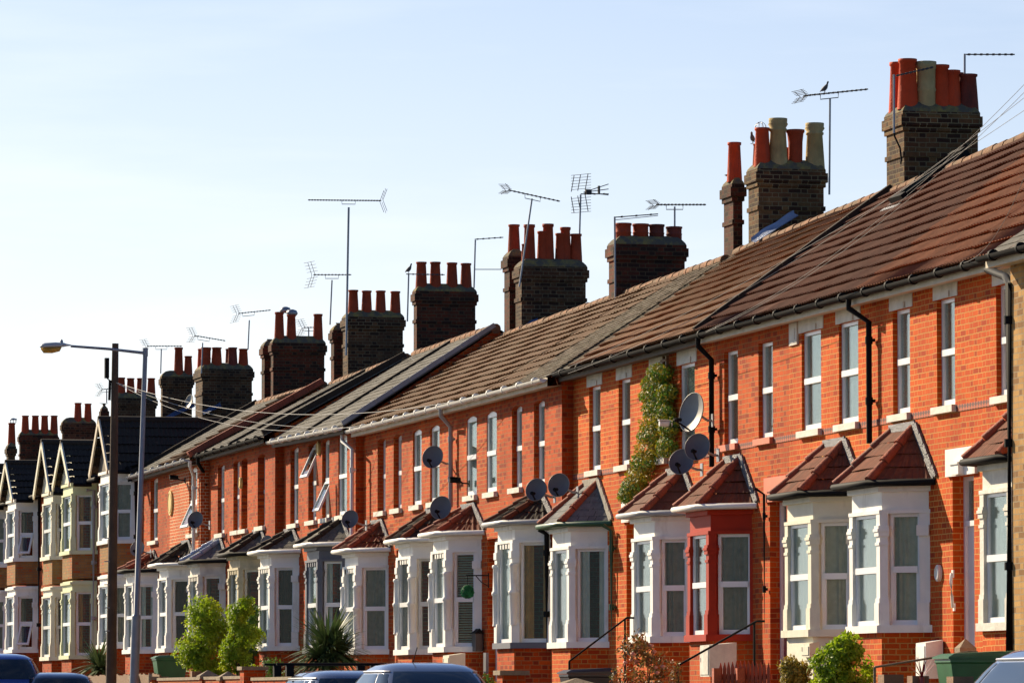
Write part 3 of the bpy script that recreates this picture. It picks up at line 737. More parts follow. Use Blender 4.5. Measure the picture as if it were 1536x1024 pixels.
for k, b_, xn, xf in HS:
    B = BL[b_]; y = B['y']; gx = (xn+xf)/2; z0 = gz(gx)-.1
    H = thing('terraced_house', LAB[k], 'house', (gx, y, gz(gx)+.3), 'brick terraced houses in the row'); houses[k] = H
    zt = max(ZE(b_, xn), ZE(b_, xf))+.08
    arch = b_ >= 3
    bpx, bsy, bgy, bo = BY[k]; bo = dict(bo)
    dd = .55; xa = XX(bpx, y-dd); fw = bo.get('fw', 1.3); bo['fw'] = fw; cc = .45
    zs = ZZ(bpx, bsy, y-dd-.06); zg = ZZ(bpx, bgy, y-dd-.2)+.02; zh = zg-.36
    if k in ('A', 'B', 'C', 'D', 'E', 'A0'): zh = zg-.42
    holes = []
    lint = MB()
    for (pl_, pr_, o) in UW[k]:
        wa, wb = XX(pl_, y), XX(pr_, y); wb = min(wb, xn-.12); wa = max(wa, xf+.1)
        if k == 'A0': wb = wa+.75
        if wb-wa < .72: m_ = (wa+wb)/2; wa, wb = m_-.38, m_+.38
        rise = .05 if arch else 0
        holes.append((wa, wb, B['sill'], B['head'], .34, rise, o))
    bx0, bx1 = xa-cc+.12, xa+fw+cc-.12
    bh = (max(bx0, xf+.05), min(bx1, xn-.03), zs+.001, zh-.001, .18, 0)
    # door beside the party wall with the wider gap
    gn, gf = xn-(xa+fw+cc), (xa-cc)-xf
    if gn > gf: dx1 = xn-.14; dx0 = dx1-min(.88, gn-.32)
    else: dx0 = xf+.14; dx1 = dx0+min(.88, gf-.32)
    zd0 = zs-.78; zd1 = zs+1.92
    hl = [h[:6] for h in holes]+[bh]
    door = dx1-dx0 > .5 and k != 'A0'
    if door: hl.append((dx0, dx1, zd0, zd1, .24, 0))
    mb = MB(); wall_holes(mb, xf, xn, z0, zt, y, hl)
    yr, yb = y+2.9, y+6.05
    # near party wall (closes the house and shows where blocks step)
    ze, zr = ZE(b_, xn)+.08, ZR(b_, xn)-.06
    mb.face([(xn, y, z0), (xn, yb, z0), (xn, yb, ze), (xn, yr, zr), (xn, y, ze)])
    mb.face([(xf, yb, z0), (xf, yb, zt), (xn, yb, zt), (xn, yb, z0)])
    if k == 'O': mb.face([(xf, y, z0), (xf, y, ZE(b_, xf)+.08), (xf, yr, ZR(b_, xf)-.06), (xf, yb, ZE(b_, xf)+.08), (xf, yb, z0)])
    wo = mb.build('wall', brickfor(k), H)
    # window heads: stone lintels on the near blocks
    for (wa, wb, za, zb, d_, ri, o) in holes:
        oo = dict(o); rev = oo.pop('rev', .11)*.62
        upper_window(H, wa, wb, za, zb, y, rev, ri, oo.pop('frame', 'upvc'), oo.pop('curtain', 'net'), 'terrapaint' if k == 'C' else 'stone', **oo)
        if b_ <= 2 and k != 'C':
            lint = MB(); lint.box(wa-.13, wb+.13, y-.012, y+.05, zb+.002, min(zt-.02, zb+.30)); lint.box(wa+.18, wb-.18, y-.03, y-.011, zb+.005, zb+.09); lint.build('lintel', 'stone', H)
    if b_ <= 2:
        xs_ = sorted([(h[0]-.075, h[1]+.075) for h in holes]); cur = xf+.002
        for a, c_ in xs_+[(xn-.002, None)]:
            if a-cur > .05: bd = MB(); bd.box(cur, a, y-.012, y+.02, B['sill']-.10, B['sill']-.012, 0); bd.build('string_course', 'band', H)
            if c_: cur = c_
    if door:
        dm = MB(); dm.box(dx0+.06, dx1-.06, y+.19, y+.235, zd0, zd0+2.05); dm.build('door', {'C': 'doorred', 'E': 'doorblue'}.get(k, 'doorwhite'), H)
        df = MB(); df.box(dx0+.002, dx0+.06, y+.15, y+.238, zd0, zd1-.002); df.box(dx1-.06, dx1-.002, y+.15, y+.238, zd0, zd1-.002); df.box(dx0+.06, dx1-.06, y+.15, y+.238, zd0+2.05, zd0+2.12); df.box(dx0+.06, dx1-.06, y+.16, y+.237, zd1-.06, zd1-.002)
        df.build('door_frame', 'upvc', H)
        fl = MB(); fl.box(dx0+.06, dx1-.06, y+.205, y+.211, zd0+2.12, zd1-.06); fl.build('fanlight', 'glass', H)
        lm = {'A': 'white', 'B': 'terrapaint', 'C': 'terrapaint', 'D': 'white', 'E': 'white'}.get(k, 'brick')
        if lm != 'brick':
            lb = MB(); lb.box(dx0-.17, dx1+.17, y-.045, y+.1, zd1+.002, zd1+.36); lb.box(dx0+.28, dx1-.28, y-.12, y-.046, zd1+.01, zd1+.14); lb.box(dx0+.25, dx1-.25, y-.14, y-.046, zd1+.14, zd1+.17); lb.build('door_lintel', lm, H)
        sp = MB(); n_ = 4
        for j in range(n_): sp.box(dx0-.08, dx1+.08, y-.30*(j+1), y-.30*j if j else y+.15, z0, zd0-.17*j-.001)
        sp.build('door_steps', 'paving', H)
    zap = bo.pop('zap', None); zapz = ZZ(zap[0], zap[1], y)-.04 if zap else zs+2.78
    bay(H, xa, y, z0, zs, zh, zg, zap=zapz, plinth=bo.pop('plinth', brickfor(k)), **bo)
    # roof
    mt, kind = ROOF[k]; r = MB()
    A_, B_ = (xf, y-.27, ZE(b_, xf)+.03), (xn, y-.27, ZE(b_, xn)+.03); C_, D_ = (xn, yr, ZR(b_, xn)), (xf, yr, ZR(b_, xf))
    g, st = {'roll': (.33, .045), 'pan': (.31, .045), 'plain': (.11, .014), 'slate': (.20, .012)}[kind]
    if k == 'F':
        xm = xn-2.5; zm = lambda x: (ZE(b_, x)+.03, ZR(b_, x))
        M0, M1 = (xm, y-.27, zm(xm)[0]), (xm, yr, zm(xm)[1])
        tiled(r, A_, M0, M1, D_, 'pan', .31, .03, 1); tiled(r, M0, B_, C_, M1, 'plain', .11, .014, 0, .17)
        mats = [mt, 't_brown']
    elif k == 'E':
        xm = xf+.8; zm = lambda x: (ZE(b_, x)+.03, ZR(b_, x)); M0, M1 = (xm, y-.27, zm(xm)[0]), (xm, yr, zm(xm)[1])
        tiled(r, M0, B_, C_, M1, kind, g, st, 1); tiled(r, A_, M0, M1, D_, 'plain', .11, .014, 0, .17); mats = ['t_moss', mt]
    else:
        tiled(r, A_, B_, C_, D_, kind, g, st); mats = [mt]
    r.face([(xf, yr, ZR(b_, xf)), (xn, yr, ZR(b_, xn)), (xn, yb+.25, ZE(b_, xn)+.03), (xf, yb+.25, ZE(b_, xf)+.03)])
    r.face([(xn, y-.27, ZE(b_, xn)-.0), (xn, yr, ZR(b_, xn)-.035), (xn, yr, ZR(b_, xn)), (xn, y-.27, ZE(b_, xn)+.03)])
    ro = r.build('roof', mats, H)
    rd = MB(); nseg = int((xn-xf)/.45)
    for j in range(nseg):
        x1, x2 = xf+(xn-xf)*j/nseg, xf+(xn-xf)*(j+1)/nseg; dz = random.uniform(-.008, .008)
        rd.tube([(x1, yr, ZR(b_, x1)-.035+dz), (x2, yr, ZR(b_, x2)-.035+dz)], [.095, .105], 10)
    rd.build('ridge_tiles', 'ridge', ro)
    gm = {3: 'whiteplastic', 4: 'whiteplastic', 6: 'greyplastic'}.get(b_, 'black')
    gutter(H, xf, xn, y-.33, ZE(b_, xf)-.01, ZE(b_, xn)-.01, gm, 'soffit' if b_ in (1, 3) else 'timber_dark', y+.001)
    CONC[k] = dict(x=(xf, xn), y=y, zs=zs, zg=zg, xa=xa, fw=fw, door=(dx0, dx1) if door else None, H=H, zd0=zd0)
# raised verges between blocks
def verge(k, x, w, h, mat, side=None):
    b_ = HX[k][1]; y = BL[b_]['y']; mb = MB()
    a = Vector((x, y-.28, ZE(b_, x)+.03+h/2)); c = Vector((x, y+2.88, ZR(b_, x)+h/2)); n = 9
    for j in range(n):
        mb.bar(a+(c-a)*(j/n), a+(c-a)*((j+.985)/n), w, h+.02*(j % 2)*.3)
    mb.build('verge', mat, houses[k])
verge('D', -76.05, .12, .10, 't_dark'); verge('J', e34-.02, .05, .09, 'greyplastic'); verge('L', e45-.05, .10, .12, 't_dark')
verge('K', (e34+e45)/2-.1, .3, .05, 't_dark'); verge('M', (e45+e56)/2, .25, .06, 't_dark'); verge('N', e56-.05, .2, .14, 'hip_red'); verge('O', e6g+.1, .15, .10, 't_dark')
# downpipes (surveyed)
def dpipe(k, px0, py0, px1, pyb, mat, r=.042, yo=-.10, neck=.32):
    b_ = HX[k][1]; y = BL[b_]['y']; t = at(px1, py0, y+yo); zb = ZZ(px1, pyb, y+yo); x0 = XX(px0, y-.33); ze = ZE(b_, x0)-.07
    pipe(houses[k], [(x0, y-.33, ze), (x0, y-.33, ze-.12), (t.x, y+yo, ze-neck), (t.x, y+yo, zb)], r, mat)
dpipe('B', 1275, 450, 1303, 665, 'black'); dpipe('D', 1048, 508, 1067, 700, 'black'); dpipe('H', 661, 618, 676, 760, 'greyplastic')
dpipe('I', 513, 640, 528, 985, 'whiteplastic', yo=-.28); dpipe('M', 296, 686, 306, 830, 'black'); dpipe('N', 284, 688, 291, 830, 'whiteplastic')
p = MB()
yy = 0
pipe(houses['A0'], [at(1480, 392, -.33), at(1481, 404, -.3), at(1508, 415, -.62), at(1513.5, 425, -.80), at(1514.5, 978, -.80)], .05, 'black')
# bay side pipes
for k, px, pyt, pyb, mat, r in (('E', 917, 790, 972, 'greenpaint', .035), ('F', 820, 796, 985, 'black', .045), ('B', 1146, 735, 960, 'black', .02)):
    y = BL[HX[k][1]]['y']; a = at(px, pyt, y-.07); pipe(houses[k], [(a.x-.05, a.y-.12, a.z+.03), (a.x, a.y, a.z-.06), (a.x, a.y, ZZ(px, pyb, a.y))], r, mat)
# ---------------------------------------------------------------- yellow brick house at the near end
yH = -.78; xH = XX(1519, yH)
H = thing('terraced_house', 'yellow stock brick house standing forward at the right edge of the picture', 'house', (xH+2.5, yH, gz(xH)+.3)); houses['Y'] = H
mb = MB(); zt = ZZ(1519, 383, yH); z0 = gz(xH)-.1; xe = xH+5
wall_holes(mb, xH, xe, z0, zt, yH, [(xH+1.6, xH+2.5, 3.9, 5.1, .2, 0), (xH+1.2, xH+3.2, 1.9, 3.6, .2, 0)])
mb.face([(xH, yH, z0), (xH, yH, zt), (xH, yH+3.4, zt+2.3), (xH, yH+6.8, zt), (xH, yH+6.8, z0)]); mb.face([(xe, yH, z0), (xe, yH+6.8, z0), (xe, yH+6.8, zt), (xe, yH+3.4, zt+2.3), (xe, yH, zt)])
mb.face([(xH, yH+6.8, z0), (xH, yH+6.8, zt), (xe, yH+6.8, zt), (xe, yH+6.8, z0)]); mb.build('wall', 'brick_yellow', H)
for (a, b2, z1, z2) in ((xH+1.6, xH+2.5, 3.9, 5.1), (xH+1.2, xH+3.2, 1.9, 3.6)): upper_window(H, a, b2, z1, z2, yH, .1)
r = MB(); tiled(r, (xH-.12, yH-.3, zt+.0), (xe, yH-.3, zt+.0), (xe, yH+3.4, zt+2.4), (xH-.12, yH+3.4, zt+2.4), 'slate', .2, .01)
r.face([(xH-.12, yH+3.4, zt+2.4), (xe, yH+3.4, zt+2.4), (xe, yH+7.1, zt), (xH-.12, yH+7.1, zt)]); r.build('roof', 't_slate', H)
gutter(H, xH-.1, xe, yH-.36, zt-.02, zt-.02, 'black', 'soffit', yH+.001)
# ---------------------------------------------------------------- gabled houses beyond the row
yg = -.78
def gabled(key, pxf, xn, xf, roof_apex, eav, s1, b0, s0, mat, label, roofm='t_dark', frame='upvc', curt=('net', 'net', 'net'), Lg=3.2, oc=None, apron='brick_tan', gfill='cream', ridge=None):
    d, c, fw = .62, .4, 1.75
    gxm = (xn+xf)/2; H = thing('gabled_house', label, 'house', (gxm, yg, gz(gxm)+.3), 'gabled houses with two storey bays'); houses[key] = H
    xa = XX(pxf, yg-d); yf = yg-d; zb = gz(gxm)-.1
    ze = ZZ(pxf, eav, yf); zr = ZZ(roof_apex[0], roof_apex[1], yf-.2)
    zs1 = ZZ(pxf, s1, yf); zf0 = ZZ(pxf, b0, yf); zs0 = ZZ(pxf, s0, yf)
    x0, x1 = xa-c, xa+fw+c
    mb = MB(); hl = [(x0+.12, x1-.12, zs0+.001, zf0-.331, .2, 0), (x0+.12, x1-.12, zs1+.001, ze-.381, .2, 0)]
    free = (x1+.25, xn-.15) if xn-x1 > x0-xf else (xf+.15, x0-.25)
    if free[1]-free[0] > .7:
        dx = (free[0], free[0]+.9); hl.append((dx[0], dx[1], zs0-.7, zs0+1.5, .3, 0))
        dm = MB(); dm.box(dx[0]+.02, dx[1]-.02, yg+.2, yg+.25, zs0-.7, zs0+1.49); dm.build('door', 'doorwhite', H)
    wall_holes(mb, xf, xn, zb, ze, yg, hl); zr2 = zr-.05
    mb.face([(xn, yg, zb), (xn, yg+7, zb), (xn, yg+7, ze), (xn, yg+3.4, zr2), (xn, yg, ze)]); mb.face([(xf, yg+7, zb), (xf, yg+7, ze), (xn, yg+7, ze), (xn, yg+7, zb)])
    if key == 'T': mb.face([(xf, yg, zb), (xf, yg+7, zb), (xf, yg+7, ze), (xf, yg+3.4, zr2), (xf, yg, ze)])
    mb.build('wall', 'brick_deep', H)
    kw = dict(fw=fw, c=c, d=d, frame=frame, end=True)
    bay(H, xa, yg, zb, zs0, zf0-.33, zf0, mat=mat, plinth='brick_deep', curt=curt, dentil=False, oc=oc, **kw)
    body, P, poly = bay(H, xa, yg, zf0+.03, zs1, ze-.38, ze, mat=mat, plinth=apron, curt=curt, oc=oc, **kw)
    # front gable and cross roof
    xm = xa+fw/2; hw = fw/2+c+.02; oh = .22; ys = yf-.16
    g = MB(); g.face([(xm-hw, yf+.03, ze-.02), (xm+hw, yf+.03, ze-.02), (xm, yf+.03, zr-.06)]); g.prism([(xm-hw, yg), (xm-hw, yf+.03), (xm+hw, yf+.03), (xm+hw, yg)], ze-.1, ze-.02); g.build('gable', gfill, H)
    zl = ze-.10; hw2 = hw+oh; r = MB()
    Lb = Lg; rk, gg, st = 'roll', .32, .025
    tiled(r, (xm+hw2, ys, zl), (xm+hw2, ys+Lb+.0, zl), (xm, ys+Lb, zr), (xm, ys, zr), rk, gg, st)
    tiled(r, (xm-hw2, ys+Lb, zl), (xm-hw2, ys, zl), (xm, ys, zr), (xm, ys+Lb, zr), rk, gg, st)
    tiled(r, (xf, yg-.2, ze), (xn, yg-.2, ze), (xn, yg+3.4, zr-.02), (xf, yg+3.4, zr-.02), rk, gg, st)
    r.face([(xf, yg+3.4, zr-.02), (xn, yg+3.4, zr-.02), (xn, yg+7.2, ze), (xf, yg+7.2, ze)])
    ro = r.build('roof', roofm, H)
    rt = MB(); rt.tube([(xm, ys-.02, zr+.0), (xm, ys+Lb, zr+.0)], .09, 8); rt.build('ridge_tiles', 't_dark', ro)
    bb = MB()
    for s in (-1, 1): bb.bar((xm, ys+.0, zr-.03), (xm+s*hw2, ys+.0, zl-.03), .04, .17)
    bb.build('bargeboard', 'cream' if gfill != 'timber_dark' else 'soffit', H)
    gt = MB(); gt.tube([(xm+hw2+.04, ys+.1, zl-.03), (xm+hw2+.04, yg-.2, zl-.03)], .05, 8); gt.tube([(x1+.1, yg-.3, ze-.03), (xn, yg-.3, ze-.03)], .05, 8); gt.build('gutter', 'black', H)
    return H
xQn, xPfar = XX(140, yg), XX(148, yg-.62)-.4
pq = (xQn+xPfar)/2
xR0 = XX(63, yg-.62)-.4; xSn = XX(57, yg); rs = (xR0+xSn)/2
qr = XX(92, yg-.62)-.45
xS0 = XX(9, yg-.62)-.4; st_ = xS0-.6
gabled('P', 148, e6g-.02, pq, (145, 629), 706, 812, 861, 967, 'white', 'white gabled house nearest the terrace, its big dark tiled slope behind both posts', Lg=4.4, gfill='timber_dark', curt=('net', 'full', 'full'))
gabled('Q', 92, pq, qr, (90, 664), 725, 828, 871, 983, 'greenish', 'pale green gabled house with gold curtains in its lower bay', curt=('net', 'full', 'gold'), apron='brick_tan', gfill='cream')
gabled('R', 63, qr, rs, (60, 663), 738, 836, 879, 985, 'yellowish', 'pale yellow gabled house half hidden behind the green one', curt=('net', 'net', 'dark'), frame='oldframe')
gabled('S', 9, rs, st_, (5, 694), 749, 839, 879, 974, 'white', 'white gabled house with awning windows propped open on both floors', curt=('net', 'none', 'none'), oc=0)
gabled('T', -33, st_, st_-5, (-40, 700), 760, 848, 885, 976, 'white', 'white gabled house cut off by the left edge of the picture', curt=('net', 'full', 'full'))
for k, px, pt, pb, mt in (('Q', 141, 735, 985, 'greyplastic'), ('S', 59, 745, 995, 'black'), ('P', 204, 720, 850, 'black')):
    a = at(px, pt, yg-.1); pipe(houses[k], [(a.x, a.y-.2, a.z), a, (a.x, a.y, ZZ(px, pb, a.y))], .045, mt)
# ---------------------------------------------------------------- chimney stacks
def onroof(px, py, k):
    lo, hi = -.3, 2.9; y0 = BL[k]['y']
    f_ = lambda y: at(px, py, y).z-(ZE(k, at(px, py, y).x)+.03+(ZR(k, at(px, py, y).x)-ZE(k, at(px, py, y).x)-.03)*(y-y0+.27)/3.17)
    for _ in range(40):
        m_ = (lo+hi)/2
        if f_(lo)*f_(m_) <= 0: hi = m_
        else: lo = m_
    return at(px, py, lo)
def hs(x):
    for k, b_, xn, xf in HS:
        if xf <= x <= xn: return houses[k]
    if x > -63: return houses['A0']
    if x > pq: return houses['P']
    if x > qr: return houses['Q']
    if x > rs: return houses['R']
    return houses['S']
def chim(xn, xl, xr, yt, pots, mat='stack', y0=2.65, base=None, **k):
    if base: y0 = max(1.2, min(2.8, onroof(base[0], base[1], base[2]).y)); print('chimney base', base, round(y0, 2))
    return chimney(hs(XX(xl, y0)-.1), xn, xl, xr, yt, 0, pots, mat, y0, **k)
R_, D_, Bn, Cr = 'pot_red', 'pot_dark', 'pot_brown', 'pot_cream'
c1 = chim(1326, 1352, 1474, 156, [(1346, 94, 22, R_, 0, 1), (1359, 89, 26, R_), (1389, 93, 26, Cr, 3), (1380, 97, 22, Cr, 0, 1), (1411, 98, 24, R_), (1428, 106, 23, R_), (1441, 110, 22, D_, 0, 1), (1452, 112, 26, D_)], 'stack_yellow', base=(1353, 281, 1))
c2 = chim(1118, 1134, 1242, 243, [(1141, 192, 21, R_), (1167, 178, 25, Cr, 1), (1193, 195, 22, Bn, 2), (1222, 185, 25, Cr, 1), (1131, 216, 14, Bn, 0, 1), (1180, 222, 16, R_, 0, 1)], 'stack_yellow', base=(1130, 361, 2))
c2b = chim(1081, 1096, 1120, 266, [(1106, 214, 19, R_)], 'stack_red', base=(1096, 379, 2))
c3 = chim(908, 920, 1033, 357, [(935, 335, 21, Bn, 3), (961, 336, 21, Bn, 3), (985, 337, 20, D_, 3), (1011, 341, 21, D_, 3)], 'stack_red', base=(922, 452, 3))
c4 = chim(768, 779, 884, 391, [(794, 337, 16, Bn), (814, 347, 15, Bn), (841, 350, 15, Bn), (864, 351, 16, Bn), (822, 336, 16, Bn, 0, 1), (848, 341, 15, Bn, 0, 1), (785, 366, 8, Bn, 0, 1)], 'stack', base=(778, 497, 3))
c4b = chim(751, 761, 792, 376, [(771, 337, 16, Bn)], 'stack_red', y0=c4[3])
c5 = chim(615, 622, 718, 429, [(632, 393, 15, Bn), (653, 393, 15, Bn), (678, 394, 15, Bn), (699, 395, 15, Bn)], 'stack_red', base=(622, 527, 4))
c6 = chim(509, 519, 609, 468, [(530, 435, 14, Bn), (550, 436, 14, Bn), (571, 436, 14, Bn), (593, 437, 14, Bn)], 'stack', base=(518, 561, 4))
c6b = chim(491, 498, 524, 488, [], 'stack_red', y0=c6[3])
c7 = chim(401, 407, 491, 507, [(419, 468, 13, Bn), (437, 472, 13, Bn), (477, 471, 13, Bn)], 'stack_red', base=(406, 595, 6))
c7b = chim(387, 394, 420, 512, [], 'stack_red', y0=c7[3])
c8 = chim(288, 301, 382, 547, [(309, 521, 13, Bn, 3), (325, 521, 14, Bn), (349, 521, 13, D_), (365, 523, 13, Bn), (300, 523, 10, R_, 0, 1), (343, 523, 9, D_, 0, 1)], 'stack', base=(297, 628, 6))
c9 = chim(236, 241, 292, 559, [(268, 521, 12, Bn), (286, 534, 11, Bn)], 'stack', y0=2.2)
c10 = chim(165, 171, 237, 591, [(182, 566, 11, Bn), (196, 567, 11, Bn), (211, 567, 11, Bn), (227, 567, 11, Bn)], 'stack', y0=2.2)
c10b = chim(147, 151, 164, 608, [], 'stack_red', y0=2.2)
c11 = chim(89, 92, 146, 629, [(117, 604, 10, Bn), (132, 605, 10, Bn)], 'stack', y0=1.8)
c12 = chim(25, 28, 89, 647, [(38, 623, 10, Bn), (53, 623, 10, Bn), (67, 623, 10, Bn), (82, 623, 10, Bn)], 'stack_red', y0=1.8)
c13 = chim(5, 10, 26, 665, [(20, 634, 10, Bn)], 'stack', y0=1.8)
def tarp(c, px0, py0, px1, py1, mat, w=.3):
    a, b2 = at(px0, py0, c[3]+.0), at(px1, py1, c[3]+.9); 
# blue weatherproofing sheets wrapped at stack bases
def apron(c, mat, up=.38, frm=.0, to=1.0):
    ch, X0, X1, y0, back, zt = c; mb = MB(); k = blk(X1); y = BL[k]['y']
    def zroof(yy): 
        if yy > y+2.9: yy = y+2.9
        return ZE(k, X1)+.03+(ZR(k, X1)-ZE(k, X1)-.03)*(yy-y+.27)/3.17
    n = 10; r1, r2, r3 = [], [], []
    for j in range(n+1):
        yy = y0-.02+(min(back, y+2.85)-y0)*(frm+(to-frm)*j/n); z = zroof(yy); w = .02*sin(j*1.7)
        r1.append((X1-.03+.25, yy, z-.0+.06)); r2.append((X1-.02, yy, z+.09+w)); r3.append((X1-.035, yy, z+up+w))
    mb.grid([r1, r2, r3], 0, True); mb.build('weather_sheet', mat, ch)

def sheet(c, p0, p1, mat, wd=.3):
    n = 12; r1, r2, r3 = [], [], []
    for j in range(n+1):
        t = j/n; p = atx(p0[0]+(p1[0]-p0[0])*t, p0[1]+(p1[1]-p0[1])*t, c[2]+.0); w_ = .012*sin(t*11+c[2])
        r1.append(p+Vector((.02, 0, .04+w_))); r2.append(p+Vector((.06+w_, 0, -.02+w_))); r3.append(p+Vector((wd, 0, -.07)))
    mb = MB(); mb.grid([r1, r2, r3], 0, True); mb.grid([[v+Vector((.004, 0, -.012)) for v in r] for r in (r3, r2, r1)], 0, True); mb.build('weather_sheet', mat, c[0])
sheet(c2, (1126, 359), (1190, 319), 'tarp_grey'); sheet(c4, (778, 494), (806, 479), 'tarp'); sheet(c9, (242, 629), (290, 606), 'tarp'); sheet(c8, (303, 618), (330, 606), 'tarp')

# roof window on the near roof
a_, b2 = onroof(1352, 303, 1), onroof(1436, 250, 1); xk = (a_.x+b2.x)/2
sl_ = Vector((0, 3.17, ZR(1, xk)-ZE(1, xk)-.03)).normalized(); nn_ = Vector((0, -sl_.z, sl_.y)); ln_ = min(1.6, (b2-a_).length); c_ = a_+sl_*ln_/2; wk = .52
kh = [k for k, bb, xn, xf in HS if xf <= a_.x <= xn][0]
rw = MB()
for s_, w_ in ((-1, 0), (1, 0)): rw.obox(c_+Vector((s_*wk/2, 0, 0))+nn_*.04, (.04, 0, 0), sl_*ln_/2, nn_*.06)
for s_ in (-1, 1): rw.obox(c_+sl_*s_*ln_/2+nn_*.05, (wk/2+.05, 0, 0), sl_*.05, nn_*.075)
rwo = rw.build('roof_window', 'black', houses[kh]); gp = MB(); gp.obox(c_+nn_*.07, (wk/2-.05, 0, 0), sl_*(ln_/2-.05), nn_*.005); gp.build('pane', 'car_glass', rwo)
fl2 = MB(); fl2.obox(a_-sl_*.14+nn_*.03, (wk/2+.15, 0, 0), sl_*.1, nn_*.01); fl2.build('flashing', 'lead', rwo)
def nearest_y(px, k): return BL[HX[k][1]]['y']
# ---------------------------------------------------------------- satellite dishes
def dish(px, py, dpx, y, label, nrm=(.80, -.52, .28), mat='dishgrey', arm=True, lnb=(-.35, .15), name='satellite_dish'):
    c = at(px, py, y); dist = (c-CAM).dot(FW); r = dpx/2*dist/F_PX
    n = Vector(nrm).normalized(); a = n.cross(Vector((0, 0, 1))).normalized(); b_ = a.cross(n).normalized()
    if b_.z < 0: b_ = -b_
    H = thing(name, label, 'satellite dish', c, 'satellite dishes on the houses')
    mb = MB(); rows = []
    for k in range(0, 7):
        q = k/6; rows.append([c+(a*cos(2*pi*j/28)*r*.93+b_*sin(2*pi*j/28)*r)*max(q, .001)+n*(r*.22*(q*q-1)) for j in range(28)])
    mb.grid(rows, 0, True, True)
    rows2 = [[Vector(p)-n*.012 for p in rr] for rr in rows]; mb.grid(rows2[::-1], 0, True, True)
    mb.build('reflector', mat, H)
    rim = MB(); rr = rows[-1]; rim.tube(list(rr)+[rr[0]], r*.028, 6, caps=False); rim.build('rim', 'dishlight', H)
    am = MB(); tip = c+n*r*1.0-b_*r*.62; base = c-b_*r*.9-n*r*.05
    am.tube([base, tip], .014, 6); am.build('arm', 'black', H)
    lb = MB(); lb.tube([tip-n*.02, tip+b_*.03-n*.13], [.035, .028], 8); lb.build('receiver', 'black', H)
    br = MB(); wy = y+.0; back = c-n*r*.25
    wallp = Vector((c.x-.05, c.y+.34, c.z-.12)); br.tube([back, back-n*.07, wallp+Vector((0, -.07, 0)), wallp], .02, 8)
    br.box(wallp.x-.07, wallp.x+.07, wallp.y-.01, wallp.y+.006, wallp.z-.1, wallp.z+.1); br.build('bracket', 'metal', H)
    return H
YB = {k: BL[HX[k][1]]['y'] for k in HX}
dish(1037, 618, 60, YB['D']-.45, 'largest satellite dish, pale grey, above two others left of the black downpipe', (.38, -.90, .2), 'dishlight')
dish(1046, 670, 42, YB['D']-.55, 'grey satellite dish just below the large pale one, right of its lower neighbour')
dish(1022, 692, 41, YB['D']-.45, 'lowest dish of the three beside the creeper, resting close to the bay roof', (.78, -.5, .36))
dish(838, 727, 36, YB['F']-.35, 'right hand dish of the pair above the bay with the black sill', (.80, -.52, .2))
dish(804, 734, 35, YB['F']-.45, 'left hand dish of the pair above the bay with the black sill')
dish(649, 685, 35, YB['H']-.35, 'dark dish mounted high between two upstairs windows beside the grey downpipe')
dish(661, 761, 36, YB['G']-.42, 'dark dish over the valley between two adjoining bay roofs')
dish(525, 778, 28, YB['J']-.48, 'dark dish at the foot of the long white downpipe')
dish(293, 779, 26, YB['N']-.45, 'dish in front of the thin white pipe below the open upstairs window')
dish(206, 822, 24, YB['O']-.45, 'small pale dish behind the lamp column above the last bay roof', mat='dishlight')
dish(400, 812, 20, YB['L']-.2, 'small grey dish half tucked behind a slate bay roof beside the bright shrubs', mat='dishlight')
dish(283, 602, 22, 2.3, 'dish fixed to the sooty chimney stack beside the blue sheet', (.35, -.85, .3), 'dishlight')
# ---------------------------------------------------------------- aerials
def aerial(label, base, top, boom0, boom1, x, refl=None, elems=10, el=.16, grid=False, stay=True, r=.018, mast=True, drop=True, two=False):
    """base/top: mast pixels, boom0/boom1: boom pixels, all on the cross-row plane X=x"""
    P0, P1 = atx(*base, x), atx(*top, x); A, B = atx(*boom0, x), atx(*boom1, x)
    H = thing('tv_aerial', label, 'aerial', P0, 'television aerials on the chimneys')
    mb = MB(); mb.tube([P0, P1], r, 8)
    mb.build('mast', 'metal', H)
    bm = MB(); bm.tube([A, B], .011, 6)
    if two: bm.tube([A+Vector((0, 0, -.05)), B+Vector((0, 0, -.03))], .007, 6)
    v = B-A; t = v.normalized()
    if drop and abs((P1-A).dot(t)) > .12 and (B-P1).dot(t) > .1:
        s = (P1-A).dot(t); q0, q1 = A+t*(s-.16), A+t*(s+.16)
        bm.tube([q0, q0+Vector((0, 0, -.09)), q1+Vector((0, 0, -.09)), q1], .008, 6)
    bm.build('boom', 'aerial', H)
    eb = MB()
    for j in range(elems):
        c = A+v*((j+.5)/elems); e = el*(1-.35*j/elems)
        eb.tube([c-Vector((e, 0, 0)), c+Vector((e, 0, 0))], .005, 5)
        eb.obox(c, (.012, 0, 0), t*.018, (0, 0, .016))
    eb.build('elements', 'aerial', H)
    if refl:
        rb = MB(); c = A; hgt = refl
        for s in (-1, 1):
            for xo in ((-.18, .18) if not grid else (-.22, 0, .22)):
                rb.tube([c+Vector((xo, 0, 0)), c+Vector((xo, 0, 0))+Vector((0, -.0, s*hgt))+t*(-.1 if not grid else -.08)], .006, 5)
            for q in range(1, 5):
                z = c+Vector((0, 0, s*hgt*q/4.0))-t*(.1*q/4.0); xw = min(.3, refl*1.3); rb.tube([z-Vector((xw, 0, 0))-t*.07, z+Vector((xw, 0, 0))+t*.07], .005, 5)
        rb.build('reflector_grid', 'aerial', H)
    return H
def cx(c): return c[2]  # chimney near face X
aerial('tall thin aerial with a pigeon on its boom, right of the stack with buff pots', (1244, 292), (1245, 148), (1205, 144), (1302, 134), cx(c2)-.3, .10, 14)
